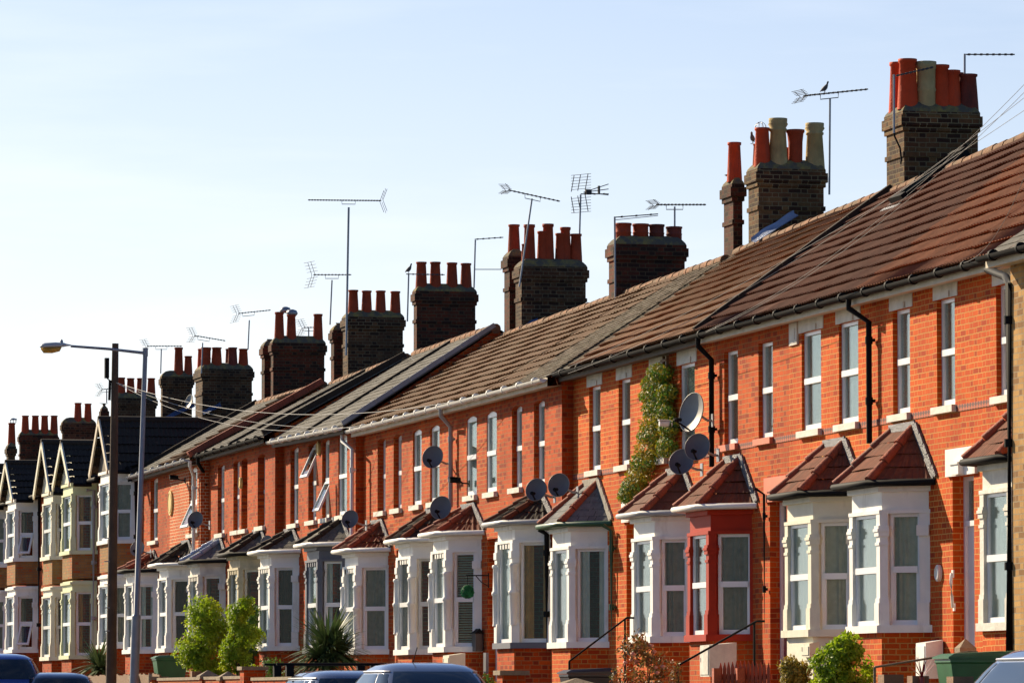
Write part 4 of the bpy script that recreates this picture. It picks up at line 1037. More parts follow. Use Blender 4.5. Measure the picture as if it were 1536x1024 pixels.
aerial('aerial at the very top right clipped to the rear pots of the nearest stack', (1447, 115), (1447, 81), (1449, 82), (1522, 82), cx(c1)-.5, None, 8, .08)
aerial('short aerial above the squat sooty pots, its boom level', (1012, 345), (1012, 310), (984, 307), (1059, 307), cx(c3)-.5, .08, 14, .1)
aerial('aerial with twin horizontal rods strapped to the street end of the squat potted stack', (923, 450), (922, 325), (922, 326), (987, 321), cx(c3)+.05, None, 3, .05, two=True, drop=False)
aerial('leaning aerial whose boom slopes down to the right over seven pots', (779, 430), (798, 298), (762, 285), (840, 302), cx(c4)+.05, .09, 12, .1)
g6 = aerial('aerial with big wire grid panels and three forward arms', (869, 365), (871, 292), (871, 291), (913, 291), cx(c4)-.4, None, 3, .12)
gb = MB(); o = atx(868, 290, cx(c4)-.4)
for s in (-1, 1):
    for k, (dy, w) in enumerate(((-.12, 0), (.12, 0))):
        pass
    a0 = o+Vector((0, -.02, s*.05)); 
    for x_ in (-.22, 0, .22):
        gb.tube([a0+Vector((x_, .10*(x_ > 0)-.08*(x_ < 0), 0)), a0+Vector((x_, .10*(x_ > 0)-.08*(x_ < 0)+.06, s*.33))], .009, 5)
    for q in range(6):
        z = a0+Vector((0, .02, s*(.04+.058*q))); gb.tube([z+Vector((-.22, -.10, 0)), z+Vector((.22, .20, .0))], .005, 5)
for dz in (-.0, .12, .22): gb.tube([o+Vector((0, .1, .02)), o+Vector((0, .62, dz-.02))], .009, 5)
gb.obox(o+Vector((0, .2, .03)), (.05, 0, 0), (0, .06, 0), (0, 0, .05)); gb.obox(o+Vector((0, .42, .08)), (.03, 0, 0), (0, .02, 0), (0, 0, .08)); gb.build('grid_panel', 'aerial', g6)
a7 = aerial('bent aerial with two short booms one above the other right of four tall pots', (711, 432), (713, 360), (712, 359), (755, 356), cx(c5)-.3, None, 5, .05, drop=False)
bm = MB(); bm.tube([atx(711, 404, cx(c5)-.3), atx(752, 404, cx(c5)-.3)], .01, 6); bm.build('boom', 'aerial', a7)
aerial('tallest mast in the picture carrying a long boom with many crossed elements', (519, 533), (523, 311), (572, 301), (462, 300), cx(c6)+.06, .26, 26, .14, r=.026)
aerial('aerial with large curved wire reflector at its left end, left of the tallest mast', (495, 487), (498, 420), (470, 412), (527, 412), cx(c6b)-.2, .30, 11, .12)
aerial('aerial where a dark bird perches beside the four tall pots', (611, 482), (613, 411), (609, 411), (667, 412), cx(c5)+.1, None, 8, .06, drop=False)
aerial('aerial with small wire reflector above the pots left of the cowled ones', (372, 524), (374, 480), (357, 470), (406, 465), cx(c8)-.5, .22, 11, .12)
aerial('aerial with dark close set elements over the crowded pots', (302, 560), (304, 514), (291, 503), (338, 511), cx(c8)+.06, .19, 11, .12)
aerial('lone aerial on a thin mast right of the lamp column head', (241, 560), (242, 523), (220, 519), (273, 519), cx(c9)-.2, .18, 12, .12)
aerial('tiny aerial seen between the cowled pots and the single pot', (463, 505), (463, 492), (455, 491), (482, 491), cx(c7)-2.5, .2, 6, .1)
aerial('small faint aerial left of the timber pole top', (160, 604), (160, 584), (152, 584), (170, 582), cx(c10)-.6, .18, 5, .1)
# pot cowls and wire guard
def cowl(px, py, x):
    q = atx(px, py, x); mb = MB(); mb.lathe(q-Vector((0, 0, .05)), [(.12, 0), (.15, .05), (.12, .12), (.04, .15)], 12); return mb
cw = cowl(438, 470, cx(c7)-.24); cw.build('cowl', 'metal', c7[0]); cw = cowl(428, 466, cx(c7)-.6); cw.build('cowl', 'metal', c7[0])
cw = MB(); q = atx(20, 634, cx(c13)-.25)
for j in range(6): cw.tube([q+Vector((.1*cos(j*pi/3), .1*sin(j*pi/3), 0)), q+Vector((.1*cos(j*pi/3), .1*sin(j*pi/3), .1))], .008, 4)
cw.lathe(q+Vector((0, 0, .1)), [(.13, 0), (.13, .03), (.03, .06)], 12); cw.build('cowl', 'metal', c13[0])
wg = MB(); q = atx(1141, 192, cx(c2)-.24)
for j in range(4):
    a = j*pi/4; wg.tube([q+Vector((cos(a), sin(a), 0))*.1*cos(t_)+Vector((0, 0, .1*sin(t_))) for t_ in [k*pi/8 for k in range(9)]], .004, 4)
wg.build('wire_guard', 'metal', c2[0])
# ---------------------------------------------------------------- pigeons
def pigeon(px, py, x, label, s=1.0, head=1):
    q = atx(px, py, x)  # feet
    H = MB(); d = Vector((.85, .52*head, 0)); sdv = Vector((-.52*head, .85, 0))
    pr = [(-.17, .06, .008), (-.12, .085, .022), (-.06, .105, .045), (0, .12, .056), (.05, .145, .052), (.085, .18, .036), (.10, .215, .025), (.108, .235, .028), (.125, .25, .024), (.14, .25, .008), (.158, .243, .003)]
    rows = [[q+d*(a*s*.8)+sdv*(w*cos(2*pi*j/12)*s)+Vector((0, 0, h*s+w*sin(2*pi*j/12)*s)) for j in range(12)] for a, h, w in pr]
    H.grid(rows, 0, True, True); H.face(rows[0])
    for s_ in (-.02, .02): H.tube([q+Vector((s_*s, 0, .09*s)), q+Vector((s_*s, .005, 0))], .005*s, 5); H.tube([q+Vector((s_*s, -.01, .004)), q+Vector((s_*s, .035*head, .004))], .004, 4)
    return tag(H.build('pigeon', 'bird'), label, 'bird', 'birds on the roofs')
pigeon(1237, 141, cx(c2)-.3, 'pigeon standing on the boom of the thin aerial against the sky', .78, 1)
pigeon(1129, 216, cx(c2)-.9, 'pigeon perched behind the slender red pot', .75, -1)
pigeon(613, 411, cx(c5)+.1, 'dark bird perched on the aerial beside the four tall pots', .85, 1)
# ---------------------------------------------------------------- street lamp and telegraph pole
yl = -3.7; bt = at(199, 1040, yl); xl_ = bt.x; tp = atx(218, 526, xl_); base = Vector((xl_, yl, gz(xl_)))
tp.x = xl_; H = thing('street_lamp', 'tall grey steel street lamp with amber bowl on a long arm beside the timber pole', 'street lamp', base)
mb = MB(); v = tp-base; mb.tube([base, base+v*.30], [.10, .095], 14); mb.tube([base+v*.30, base+v*.305, tp+Vector((0, 0, .03))], [.095, .062, .05], 14)
mb.tube([base, base+v*.012], [.14, .14], 14)
mb.build('column', 'lampgrey', H)
am = MB(); a0 = tp+Vector((0, .0, -.05)); a1 = atx(106, 519, xl_); am.tube([a0, a0.lerp(a1, .5)+Vector((0, 0, .015)), a1], [.035, .03, .028], 10); am.tube([tp+Vector((0, 0, -.12)), tp+Vector((0, 0, .06))], .058, 12); am.build('arm', 'lampgrey', H)
a2 = atx(60, 521, xl_); ln = MB(); d = a2-a1
pr = [(0, .035, .0), (.12, .06, 0), (.22, .10, 0), (.5, .135, 0), (.85, .13, 0), (.97, .09, 0), (1.0, .03, 0)]
ln.grid([[a1+d*s+Vector((cos(2*pi*j/14)*w*.9, 0, sin(2*pi*j/14)*w*(.62 if sin(2*pi*j/14) > 0 else .25)+.015)) for j in range(14)] for s, w, _ in pr], 0, True, True); ln.build('lantern', 'lanternbody', H)
lb = MB(); pr = [(.3, .02), (.36, .09), (.6, .12), (.88, .11), (.97, .03)]
lb.grid([[a1+d*s+Vector((cos(2*pi*j/14)*w*.8, 0, -abs(sin(2*pi*j/14))*w*1.05-.01)) for j in range(14)] for s, w in pr], 0, True, True); lb.build('bowl', 'lanternlens', H)
ph = MB(); ph.lathe(a1+d*.3+Vector((0, 0, .06)), [(.035, 0), (.035, .06), (.01, .1)], 8); ph.build('photocell', 'metal', H)
yp = -3.9; bt = at(166, 1040, yp); xp = bt.x; tp2 = atx(173, 515, xp); base2 = Vector((xp, yp, gz(xp)))
H = thing('telegraph_pole', 'dark timber telegraph pole standing left of the steel lamp', 'pole', base2)
mb = MB(); mb.tube([base2, Vector((xp, tp2.y, tp2.z))], [.125, .072], 14); mb.build('pole', 'wood', H)
bx = MB(); q = atx(166, 552, xp); bx.box(q.x-.06, q.x+.06, q.y-.13, q.y-.04, q.z-.22, q.z+.22); bx.tube([atx(165, 570, xp), atx(164, 600, xp)], .03, 8); bx.tube([q+Vector((.0, -.1, -.2)), atx(170, 575, xp)], .015, 6); bx.build('junction_box', 'black', H)
st = MB()
for z in (3.0, 3.5, 4.0, 4.5, 5.0):
    st.tube([(xp+.1, yp-.05, z), (xp+.1, yp-.17, z)], .012, 6)
st.build('climbing_step', 'metal', H)
# ---------------------------------------------------------------- overhead cables
def cable(p, q, sag, label, mat='wire', r=.005, grp='overhead telephone cables'):
    n = 28; pts = [p.lerp(q, j/n)-Vector((0, 0, sag*4*(j/n)*(1-j/n))) for j in range(n+1)]
    mb = MB(); mb.tube(pts, r, 5); return tag(mb.build('overhead_cable', mat), label, 'cable', grp)
pt = atx(172, 573, xp); pt.y = tp2.y
def eave(px, py, k): return at(px, py, YB[k]-.34)
cable(pt, eave(536, 641, 'I'), .3, 'pale cable from the timber pole sagging to the seam of white gutters', 'wire', .0055)
cable(pt, eave(600, 625, 'I'), .6, 'pale cable sagging lowest from the timber pole to the white gutter')
cable(pt, eave(722, 594, 'G'), .5, 'cable from the timber pole ending at the bracket on the white gutter', 'wire', .0055)
# wires arriving from a pole beyond the right edge
def far_right(px, py): return atx(px, py, -42.0)
dst = [((1040, 505), 'C', (1545, 118)), ((1036, 508), 'D', (1545, 130)), ((852, 560), 'F', (1545, 140)), ((724, 597), 'G', (1545, 160)), ((1442, 395), 'A', (1560, 200))]
lb_ = ['upper thin cable crossing the nearest chimney down to the middle eaves', 'second thin cable running close beneath the upper one', 'long cable crossing the roofs to the mossy strip eaves', 'lowest long cable crossing the brown roofs to the white gutter bracket', 'short cable looping to the eaves at the near end']
for ((px, py), k, (qx, qy)), l_ in zip(dst, lb_):
    p = eave(px, py, k); q = at(qx, qy, -1.2); 
    cable(p, q, .35, l_, 'wiredark', .0032)
# ---------------------------------------------------------------- plants
def leaves(mb, blobs, n, size, rng, hollow=.55):
    for _ in range(n):
        c, r = rng.choice(blobs) if not isinstance(blobs[0][0], float) else blobs
        while True:
            v = Vector((rng.uniform(-1, 1), rng.uniform(-1, 1), rng.uniform(-1, 1)))
            if hollow < v.length < 1: break
            if v.length < 1 and rng.random() < .25: break
        p = Vector(c)+Vector((v.x*r[0], v.y*r[1], v.z*r[2]))
        s = size*rng.uniform(.55, 1.3)
        n_ = (v.normalized()+Vector((rng.gauss(0, .6), rng.gauss(0, .6), rng.gauss(0, .6)+.25))).normalized()
        a = n_.cross(Vector((rng.gauss(0, 1), rng.gauss(0, 1), rng.gauss(0, 1)))).normalized(); b_ = n_.cross(a)
        mid = p+n_*s*.12
        mb.face([p-a*s, mid-b_*s*.42, p+a*s]); mb.face([p+a*s, mid+b_*s*.42, p-a*s])
def shrub(name, label, cat, px, pyt, pxw, y, mat, n=6000, size=.035, ztop=None, seed=1, grp=None, tall=None, extra=None, lumps=26):
    rng = random.Random(seed); T = at(px, pyt, y); dist = (T-CAM).dot(FW); w = pxw/2*dist/F_PX*1.25; n = int(n*1.5)
    zb = gz(T.x)+.3; h = T.z-zb
    H = thing(name, label, cat, (T.x, y, zb), grp); blobs = []
    for j in range(lumps):
        z = zb+h*rng.uniform(.15, .9); k = sqrt(max(.2, 1-((z-zb)/h-.42)**2*2.2))
        a = rng.uniform(0, 2*pi); rr = rng.uniform(.5, .8)*w*k
        blobs.append(((T.x+cos(a)*rr, y+sin(a)*rr, z), (w*.2, w*.2, w*.2)))
    from mathutils import noise as mn
    mb = MB(); made = 0; off = Vector((seed*7.3, seed*3.1, 0))
    L_ = []
    for j in range(11):
        t = j/10; r_1 = w*rng.uniform(.42, .58); zc = zb+h*(.12+.82*t); zc = min(zc, zb+h-r_1*rng.uniform(.8, 1.0)); a = rng.uniform(0, 2*pi); q_ = w*rng.uniform(.25, .5)*(1 if t < .85 else .55)
        L_.append((Vector((T.x+cos(a)*q_, y+sin(a)*q_*1.05, zc)), r_1))
    for sg in (-1, 1): L_.append((Vector((T.x, y+sg*w*.5, zb+h*(.62+.06*sg))), w*.5))
    while made < n:
        cL, rL = rng.choice(L_); v = Vector((rng.gauss(0, 1), rng.gauss(0, 1), rng.gauss(0, 1))).normalized()
        nv = mn.noise(v*2.3+cL)*.45+mn.noise(v*6+cL)*.25
        p = cL+v*rL*(1+nv)*(rng.random()**.3)
        if p.z < zb: continue
        a = atan2(p.y-y, p.x-T.x)
        if mn.noise(p*4.5+off) < -.22 and rng.random() < .9: continue
        made += 1; s_ = size*rng.uniform(.6, 1.35)
        nn = (Vector((cos(a), sin(a), .4))+Vector((rng.gauss(0, .7), rng.gauss(0, .7), rng.gauss(0, .7)))).normalized()
        aa = nn.cross(Vector((rng.gauss(0, 1), rng.gauss(0, 1), rng.gauss(0, 1)))).normalized(); bb = nn.cross(aa); mid = p+nn*s_*.12
        mb.face([p-aa*s_, mid-bb*s_*.42, p+aa*s_]); mb.face([p+aa*s_, mid+bb*s_*.42, p-aa*s_])
    mb.build('foliage', mat, H)
    st = MB()
    for j in range(12):
        c = rng.choice(blobs)[0]; st.tube([(T.x+rng.uniform(-.08, .08), y+rng.uniform(-.08, .08), zb-.05), ((T.x+c[0])/2+rng.uniform(-.05, .05), (y+c[1])/2, (zb+c[2])/2), c], [.018, .012, .004], 5)
    st.build('stems', 'stem', H)
    if extra:
        for (mt, cnt, sz) in extra:
            f = MB()
            for j in range(cnt):
                c, r_ = rng.choice(blobs); v = Vector((rng.uniform(.1, 1), rng.uniform(-1, .2), rng.uniform(-.5, 1))).normalized(); p = Vector(c)+Vector((v.x*r_[0], v.y*r_[1], v.z*r_[2]))*1.02
                f.lathe(p, [(.001, -sz), (sz, -sz*.3), (sz*1.1, sz*.3), (.001, sz*.7)], 7)
            f.build('blossoms', mt, H)
    return H
shrub('garden_shrub', 'bright yellow green shrub, left one of the tall pair, with a single red flower', 'shrub', 310, 897, 78, -2.0, 'hedge', 9000, .040, seed=3, grp='tall bright shrubs')
shrub('garden_shrub', 'bright green shrub, right one of the tall pair, against the weathered cream bay', 'shrub', 362, 897, 52, -1.9, 'hedge', 7000, .038, seed=5, grp='tall bright shrubs')
tag(shrub('garden_shrub', 'deep green shrub filling in behind the tall bright pair', 'shrub', 376, 893, 30, -1.2, 'hedge_dark', 2500, .035, seed=8), 'deep green shrub filling in behind the tall bright pair', 'shrub')
rf = MB(); q = at(278, 959, -2.3); rf.lathe(q, [(.001, -.05), (.07, -.02), (.085, .03), (.04, .08), (.001, .085)], 9); tag(rf.build('red_rose', 'doorred'), 'single red bloom at the left edge of the tall bright shrub', 'flower')
shrub('garden_shrub', 'rounded leafy green bush with small orange flowers in front of the cream bay plinth', 'shrub', 1264, 955, 84, -2.4, 'hedge', 8000, .034, seed=11, extra=[('flower_o', 8, .03)])
shrub('garden_shrub', 'golden variegated bush low beside the red picket fence', 'shrub', 1192, 985, 56, -2.5, 'gold_leaf', 4500, .03, seed=12, extra=[('flower_y', 10, .028)])
shrub('rose_bush', 'straggly rose bush with red leaves and pink blooms beside the black handrail', 'shrub', 960, 945, 78, -2.3, 'rose_leaf', 1500, .036, seed=14, extra=[('rosehip', 34, .035), ('flower_o', 16, .025)], lumps=34)
shrub('garden_shrub', 'small orange tinged plant at the foot of the rose', 'shrub', 1015, 990, 34, -2.6, 'rose_leaf', 500, .03, seed=15, lumps=10)
shrub('flowering_plant', 'low clump of yellow flowers at the base of the brick pier', 'plant', 733, 1010, 24, -2.4, 'hedge_dark', 300, .03, seed=16, extra=[('flower_y', 12, .04)], lumps=6)
shrub('flowering_plant', 'yellow daffodils at the foot of the timber pole', 'plant', 150, 1012, 18, -2.6, 'hedge_dark', 250, .03, seed=17, extra=[('flower_y', 6, .06)], lumps=5)
shrub('garden_shrub', 'low green plant behind the roof bars of the silver car', 'shrub', 405, 985, 40, -1.6, 'hedge_dark', 1500, .03, seed=18, lumps=8)
# creeper on the wall
rng = random.Random(5); yD = YB['D']; q = at(975, 640, yD-.1)
H = thing('climbing_creeper', 'green and rust coloured creeper climbing the wall left of the three dishes', 'climbing plant', (q.x, yD-.1, at(955, 745, yD).z))
spine = [(990, 560, 22), (985, 575, 27), (982, 592, 30), (985, 612, 26), (982, 632, 28), (978, 652, 26), (974, 672, 28), (968, 692, 26), (960, 712, 24), (952, 728, 20), (945, 742, 16), (1000, 590, 16), (1003, 640, 18), (1000, 670, 18), (996, 620, 20)]
for nm, mt, cnt, sel in (('green_leaves', 'hedge_dark', 6500, lambda k: k < 4 or k > 8 or k % 2), ('rust_leaves', 'ivy', 8500, lambda k: True)):
    bl = []
    for k, (px, py, w) in enumerate(spine):
        if not sel(k): continue
        c = at(px, py, yD-.14); rr = w/38; bl.append(((c.x, c.y, c.z), (rr*.9, .21 if k < 11 else .15, .17)))
    mb = MB(); leaves(mb, bl, cnt, .032, rng, .3); mb.build(nm, mt, H)
st = MB(); prev = None
for dx in (-.15, .05, .2):
    st.tube([Vector((at(px, py, yD-.05).x+dx+rng.uniform(-.08, .08), yD-.04, at(px, py, yD).z)) for px, py, w in spine[:11]][::-1], .014, 5)
st.build('stems', 'stem', H)
tr = MB(); q0, q1 = at(998, 538, yD-.1), at(998, 562, yD-.1)
for dx in (-.1, .12): tr.box(q0.x+dx-.02, q0.x+dx+.02, yD-.12, yD-.08, q1.z-.1, q0.z+.05)
for z in (q0.z-.03, (q0.z+q1.z)/2): tr.box(q0.x-.16, q0.x+.18, yD-.14, yD-.121, z-.02, z+.02)
tag(tr.build('trellis', 'fence_brown'), 'small timber trellis above the creeper under the eaves', 'trellis')
# spiky palms
def palm(px, py, w, y, label, seed, n=260, trunk=.5):
    rng = random.Random(seed); c = at(px, py, y); dist = (c-CAM).dot(FW); R = w/2*dist/F_PX; zb = gz(c.x)+.3
    H = thing('spiky_palm', label, 'palm', (c.x, y, zb), 'spiky fan palms')
    mb = MB()
    for hx in range(3):
        cc = c+Vector((rng.uniform(-.35, .35)*R*1.6 if hx else 0, rng.uniform(-.2, .2)*R if hx else 0, -.12*hx))
        for j in range(n//3):
            a = rng.uniform(0, 2*pi); e = rng.uniform(-.35, 1.1); Ln = R*rng.uniform(.75, 1.25)*(1.0 if hx == 0 else .7)
            d = Vector((cos(a)*cos(e), sin(a)*cos(e), sin(e))); sd = d.cross(Vector((0, 0, 1))).normalized()*.034; pts = []
            for k in range(5):
                s = k/4; pts.append(cc+d*Ln*s+Vector((0, 0, -.28*Ln*s*s*cos(e))))
            for k in range(4):
                w0, w1 = (1-(k/4)**2), (1-((k+1)/4)**2)
                mb.face([pts[k]-sd*w0, pts[k]+sd*w0, pts[k+1]+sd*w1, pts[k+1]-sd*w1])
    mb.build('fronds', 'palm', H)
    tk = MB(); tk.tube([(c.x, y, zb-.1), (c.x+.03, y, c.z)], [.12, .10], 10); tk.build('trunk', 'stem', H)
    return H
palm(492, 972, 150, -2.2, 'wide spiky fan palm in front of the slate grey bay', 4, 780)
palm(148, 996, 96, -2.4, 'dark spiky palm at the left, around the foot of the timber pole', 6, 330)
rp = MB(); q = at(1383, 1015, -2.9); rng = random.Random(3)
for j in range(12):
    a = rng.uniform(0, 2*pi); e = rng.uniform(.6, 1.4); d = Vector((cos(a)*cos(e), sin(a)*cos(e), sin(e)))*.28; s = d.cross(Vector((0, 0, 1))).normalized()*.012
    rp.face([q-s, q+s, q+d])
rp.tube([q-Vector((0, 0, .8)), q], .03, 6); tag(rp.build('spiky_plant', 'doorred'), 'small dark red spiky plant in front of the tall white meter box', 'plant')

ax = aerial('small aerial strapped beside the pots of the nearest stack, its cable trailing down the corner', (1341, 200), (1341, 112), (1344, 114), (1400, 101), cx(c1)+.07, None, 9, .05, drop=False)
cb = MB(); cb.tube([atx(x_, y_, cx(c1)+.06) for x_, y_ in ((1341, 190), (1342, 205), (1350, 222), (1352, 240), (1351, 246))], .015, 6); cb.build('cable', 'black', ax)
# ---------------------------------------------------------------- meter boxes, bins, fittings
def mbox(px0, px1, py0, py1, y, dpt, mat, label, name='meter_box', slope=True, dx=None):
    """box on a wall: near face spans px0..px1 (cross-row), street face seen edge on"""
    b_ = at(px1, py1, y); a = atx(px0, py0, b_.x); top = at(px1, py0, y).z; d = dpt; w = dx or .5
    H = thing(name, label, name.replace('_', ' '), (b_.x-w/2, y-d/2, b_.z))
    mb = MB(); x0, x1 = b_.x-w, b_.x; mb.box(x0, x1, y-d, y-.001, b_.z, top-.04)
    mb.grid([[(x0, y-d, top-.04), (x1, y-d, top-.04)], [(x0, y-.001, top), (x1, y-.001, top)]], 0, False); mb.face([(x1, y-d, top-.04), (x1, y-.001, top-.04), (x1, y-.001, top)])
    mb.build('casing', mat, H)
    dr = MB(); dr.box(x0+.03, x1-.03, y-d-.012, y-d-.001, b_.z+.03, top-.08); dr.box(x0+.06, x0+.09, y-d-.02, y-d-.013, (b_.z+top)/2-.03, (b_.z+top)/2+.03); dr.build('door', mat, H)
    return H
mbox(1393, 1415, 959, 1017, 0.0-.02, .24, 'white', 'tall white meter box low on the wall right of the crisp white bay', dx=.42)
mbox(1085, 1105, 963, 1014, -.42, .42, 'stone', 'white meter box under the oxblood red bay', dx=.5)
mbox(655, 698, 979, 1000, -.62, .3, 'cream', 'pale meter box under the bay with the slatted blind', dx=.5)
mbox(1222, 1240, 960, 985, -.35, .25, 'cream', 'cream meter box against the cream plinth behind the leafy bush', dx=.4)
mbox(222, 228, 978, 1010, YB['O']-.02, .2, 'stone', 'narrow pale meter box beside the far green bin', dx=.4)
def bin_(px, pyt, w, y, mat, label, s=1.0):
    q = at(px, pyt, y); H = thing('wheelie_bin', label, 'wheelie bin', (q.x, y, q.z-1.08*s), 'wheelie bins'); b0 = q.z-1.08*s
    mb = MB(); rows = []
    for z, a, d in ((.04, .22, .24), (.5, .25, .29), (.93, .285, .35), (.95, .30, .365), (.985, .30, .365)):
        rows.append([(q.x-a*s, y-d*s, b0+z*s), (q.x+a*s, y-d*s, b0+z*s), (q.x+a*s, y+d*s, b0+z*s), (q.x-a*s, y+d*s, b0+z*s)])
    mb.grid(rows, 0, False, True); mb.face(rows[0][::-1]); mb.build('body', mat, H)
    ld = MB(); rows = [[(q.x-a*s, y-d*s, b0+z0*s), (q.x+a*s, y-d*s, b0+z0*s), (q.x+a*s, y+d*s, b0+z1*s), (q.x-a*s, y+d*s, b0+z1*s)] for a, d, z0, z1 in ((.31, .39, .99, .99), (.31, .39, 1.01, 1.03), (.25, .30, 1.05, 1.08))]
    ld.grid(rows, 0, False, True); ld.face(rows[-1]); ld.tube([(q.x-.26*s, y+.40*s, b0+1.0*s), (q.x+.26*s, y+.40*s, b0+1.0*s)], .018, 6); ld.build('lid', mat, H)
    for sx_ in (-.24, .24):
        w_ = MB(); w_.tube([(q.x+(sx_-.03)*s, y+.26*s, b0+.1*s), (q.x+(sx_+.03)*s, y+.26*s, b0+.1*s)], .1*s, 14); w_.build('wheel', 'rubber', H)
    return H
bin_(1458, 976, 60, -1.9, 'green_bin', 'green wheelie bin, front one of the pair by the grey car')
bin_(1490, 975, 60, -1.6, 'green_bin', 'green wheelie bin behind its twin, just left of the grey car')
bin_(255, 981, 50, -1.9, 'green_bin', 'green wheelie bin left of the tall bright shrubs')
bin_(880, 1001, 60, -2.0, 'black_bin', 'black wheelie bin with peaked lid under the green guttered bay')
def fitting(name, label, cat, mb, mat, grp=None): return tag(mb.build(name, mat), label, cat, grp)
# plaques
def plaque(px, py, rx, rz, k, label, mat='plaque', rect=False):
    y = YB[k]; c = at(px, py, y-.02); mb = MB()
    if rect: mb.box(c.x-rx, c.x+rx, y-.03, y-.001, c.z-rz, c.z+rz); mb.box(c.x-rx*.5, c.x+rx*.5, y-.038, y-.031, c.z-rz*.5, c.z+rz*.5)
    else:
        o = [(c.x+cos(2*pi*j/20)*rx, c.z+sin(2*pi*j/20)*rz) for j in range(20)]
        mb.face([(a, y-.045, b_) for a, b_ in o]); mb.grid([[(a, y-.001, b_) for a, b_ in o], [(a, y-.045, b_) for a, b_ in o]], 0, False, True)
        mb.tube([(c.x+cos(2*pi*j/20)*rx*.8, y-.047, c.z+sin(2*pi*j/20)*rz*.8) for j in range(21)], .012, 5, caps=False)
    return fitting('wall_plaque', label, 'plaque', mb, mat)
plaque(256, 754, .30, .30, 'N', 'large oval cream plaque on the wall with pale pointing')
plaque(361, 724, .13, .13, 'L', 'small cream plaque between the dark recessed windows')
plaque(478, 672, .14, .14, 'J', 'small cream plaque beside the open upstairs casements')
plaque(1190, 501, .2, .16, 'B', 'square pale stone plaque high on the wall left of the pale linteled windows', 'stone', True)
plaque(1408, 859, .09, .11, 'A', 'small oval white number plate beside the big white door lintel', 'white')
# carved bell pull / handle beside the door
mb = MB(); q0, q1 = at(1427, 860, -.03), at(1429, 910, -.03)
mb.tube([q0, q0.lerp(q1, .3)+Vector((.12, -.05, 0)), q0.lerp(q1, .7)+Vector((.14, -.05, 0)), q1], .02, 8); mb.box(q0.x-.03, q0.x+.03, -.02, -.001, q0.z-.05, q0.z+.05); mb.box(q1.x-.03, q1.x+.03, -.02, -.001, q1.z-.05, q1.z+.05)
fitting('grab_handle', 'white wavy grab handle on the brick pier beside the doorway', 'handle', mb, 'white')
# letterbox
q = at(722, 958, YB['G']-.02); H = thing('post_box', 'small black house shaped post box on the brick pier by the blind', 'letterbox', (q.x, q.y, q.z-.2))
mb = MB(); mb.box(q.x-.16, q.x+.16, q.y-.14, q.y, q.z-.22, q.z+.1); mb.build('body', 'black_bin', H)
mb = MB(); mb.grid([[(q.x-.19, q.y-.17, q.z+.10), (q.x+.19, q.y-.17, q.z+.10)], [(q.x-.19, q.y-.07, q.z+.19), (q.x+.19, q.y-.07, q.z+.19)], [(q.x-.19, q.y, q.z+.10), (q.x+.19, q.y, q.z+.10)]], 0, False); mb.face([(q.x+.19, q.y-.17, q.z+.10), (q.x+.19, q.y, q.z+.10), (q.x+.19, q.y-.07, q.z+.19)]); mb.build('lid', 'black', H)
# round green hanging ball on its bracket
yG = YB['G']; c = at(701, 887, yG-.40); w = at(730, 863, yG); H = thing('hanging_basket', 'round green topiary ball hanging from a black wall bracket', 'hanging basket', (c.x, c.y, c.z-.15))
mb = MB(); rng = random.Random(2); R0 = 10*(c-CAM).dot(FW)/F_PX
mb.lathe(c, [(.001, -R0*.9)]+[(R0*.9*cos(a*pi/12), R0*.9*sin(a*pi/12)) for a in range(-5, 6)]+[(.001, R0*.9)], 16); leaves(mb, [(tuple(c), (R0, R0, R0))], 1500, .022, rng, .9); mb.build('ball', leaf_mat('clipped_green_leaf', (.01, .16, .06), (.02, .24, .09), (.02, .12, .05)), H)
mb = MB(); z_ = w.z; mb.tube([(c.x, yG, z_), (c.x, c.y-.03, z_)], .012, 6); mb.tube([(c.x, yG-.01, z_-.22), (c.x, yG-.01, z_+.05)], .012, 6); mb.tube([(c.x, yG, z_-.2), (c.x, yG-.14, z_-.12), (c.x, yG-.25, z_)], .009, 6); mb.tube([(c.x, c.y, z_), (c.x, c.y, c.z+R0*.8)], .006, 5); mb.build('bracket', 'black', H)
# camera-like lamp by the dishes and dark bracket on the far wall
def floodlight(px, py, y, label, mat='whiteplastic'):
    q = at(px, py, y-.25); H = thing('wall_light', label, 'wall light', (q.x, q.y, q.z-.05)); mb = MB()
    mb.tube([(q.x, q.y-.12, q.z), (q.x, q.y+.08, q.z)], [.045, .055], 10); mb.box(q.x-.05, q.x+.05, q.y-.13, q.y+.02, q.z+.045, q.z+.06); mb.build('head', mat, H)
    mb = MB(); mb.tube([(q.x, q.y+.05, q.z), (q.x, q.y+.12, q.z-.05), (q.x, y, q.z-.06)], .015, 6); mb.box(q.x-.05, q.x+.05, y-.02, y-.001, q.z-.12, q.z); mb.build('bracket', 'black', H)
floodlight(1000, 635, 0, 'pale security camera on a bracket between the creeper and the large dish')
floodlight(262, 716, YB['N'], 'small dark lamp above the oval cream plaque', 'black')
floodlight(684, 720, YB['G'], 'tiny black fitting right of the grey downpipe', 'black')
# handrails
def rail(p, q, label, mat='black', posts=True, r=.016):
    H = thing('handrail', label, 'handrail', p, 'handrails up the front steps'); mb = MB(); mb.tube([p, q], r, 8); mb.tube([q, (q.x, q.y+.12, q.z)], r, 8); mb.build('rail', mat, H)
    for t in (0.0, .97): 
        c = p.lerp(q, t); pm = MB(); pm.tube([(c.x, c.y, gz(c.x)+.1), c], .018, 6); pm.build('post', mat, H)
rail(at(854, 991, -1.75), at(940, 926, -.75), 'black sloping handrail rising past the green gutter pipe')
rail(at(1016, 998, -1.9), at(1135, 931, -.75), 'black sloping handrail rising across the oxblood red bay')
rail(at(1312, 1000, -2.4), at(1452, 977, -1.2), 'thin greyish rail crossing in front of the tall white meter box', 'coping', r=.014)
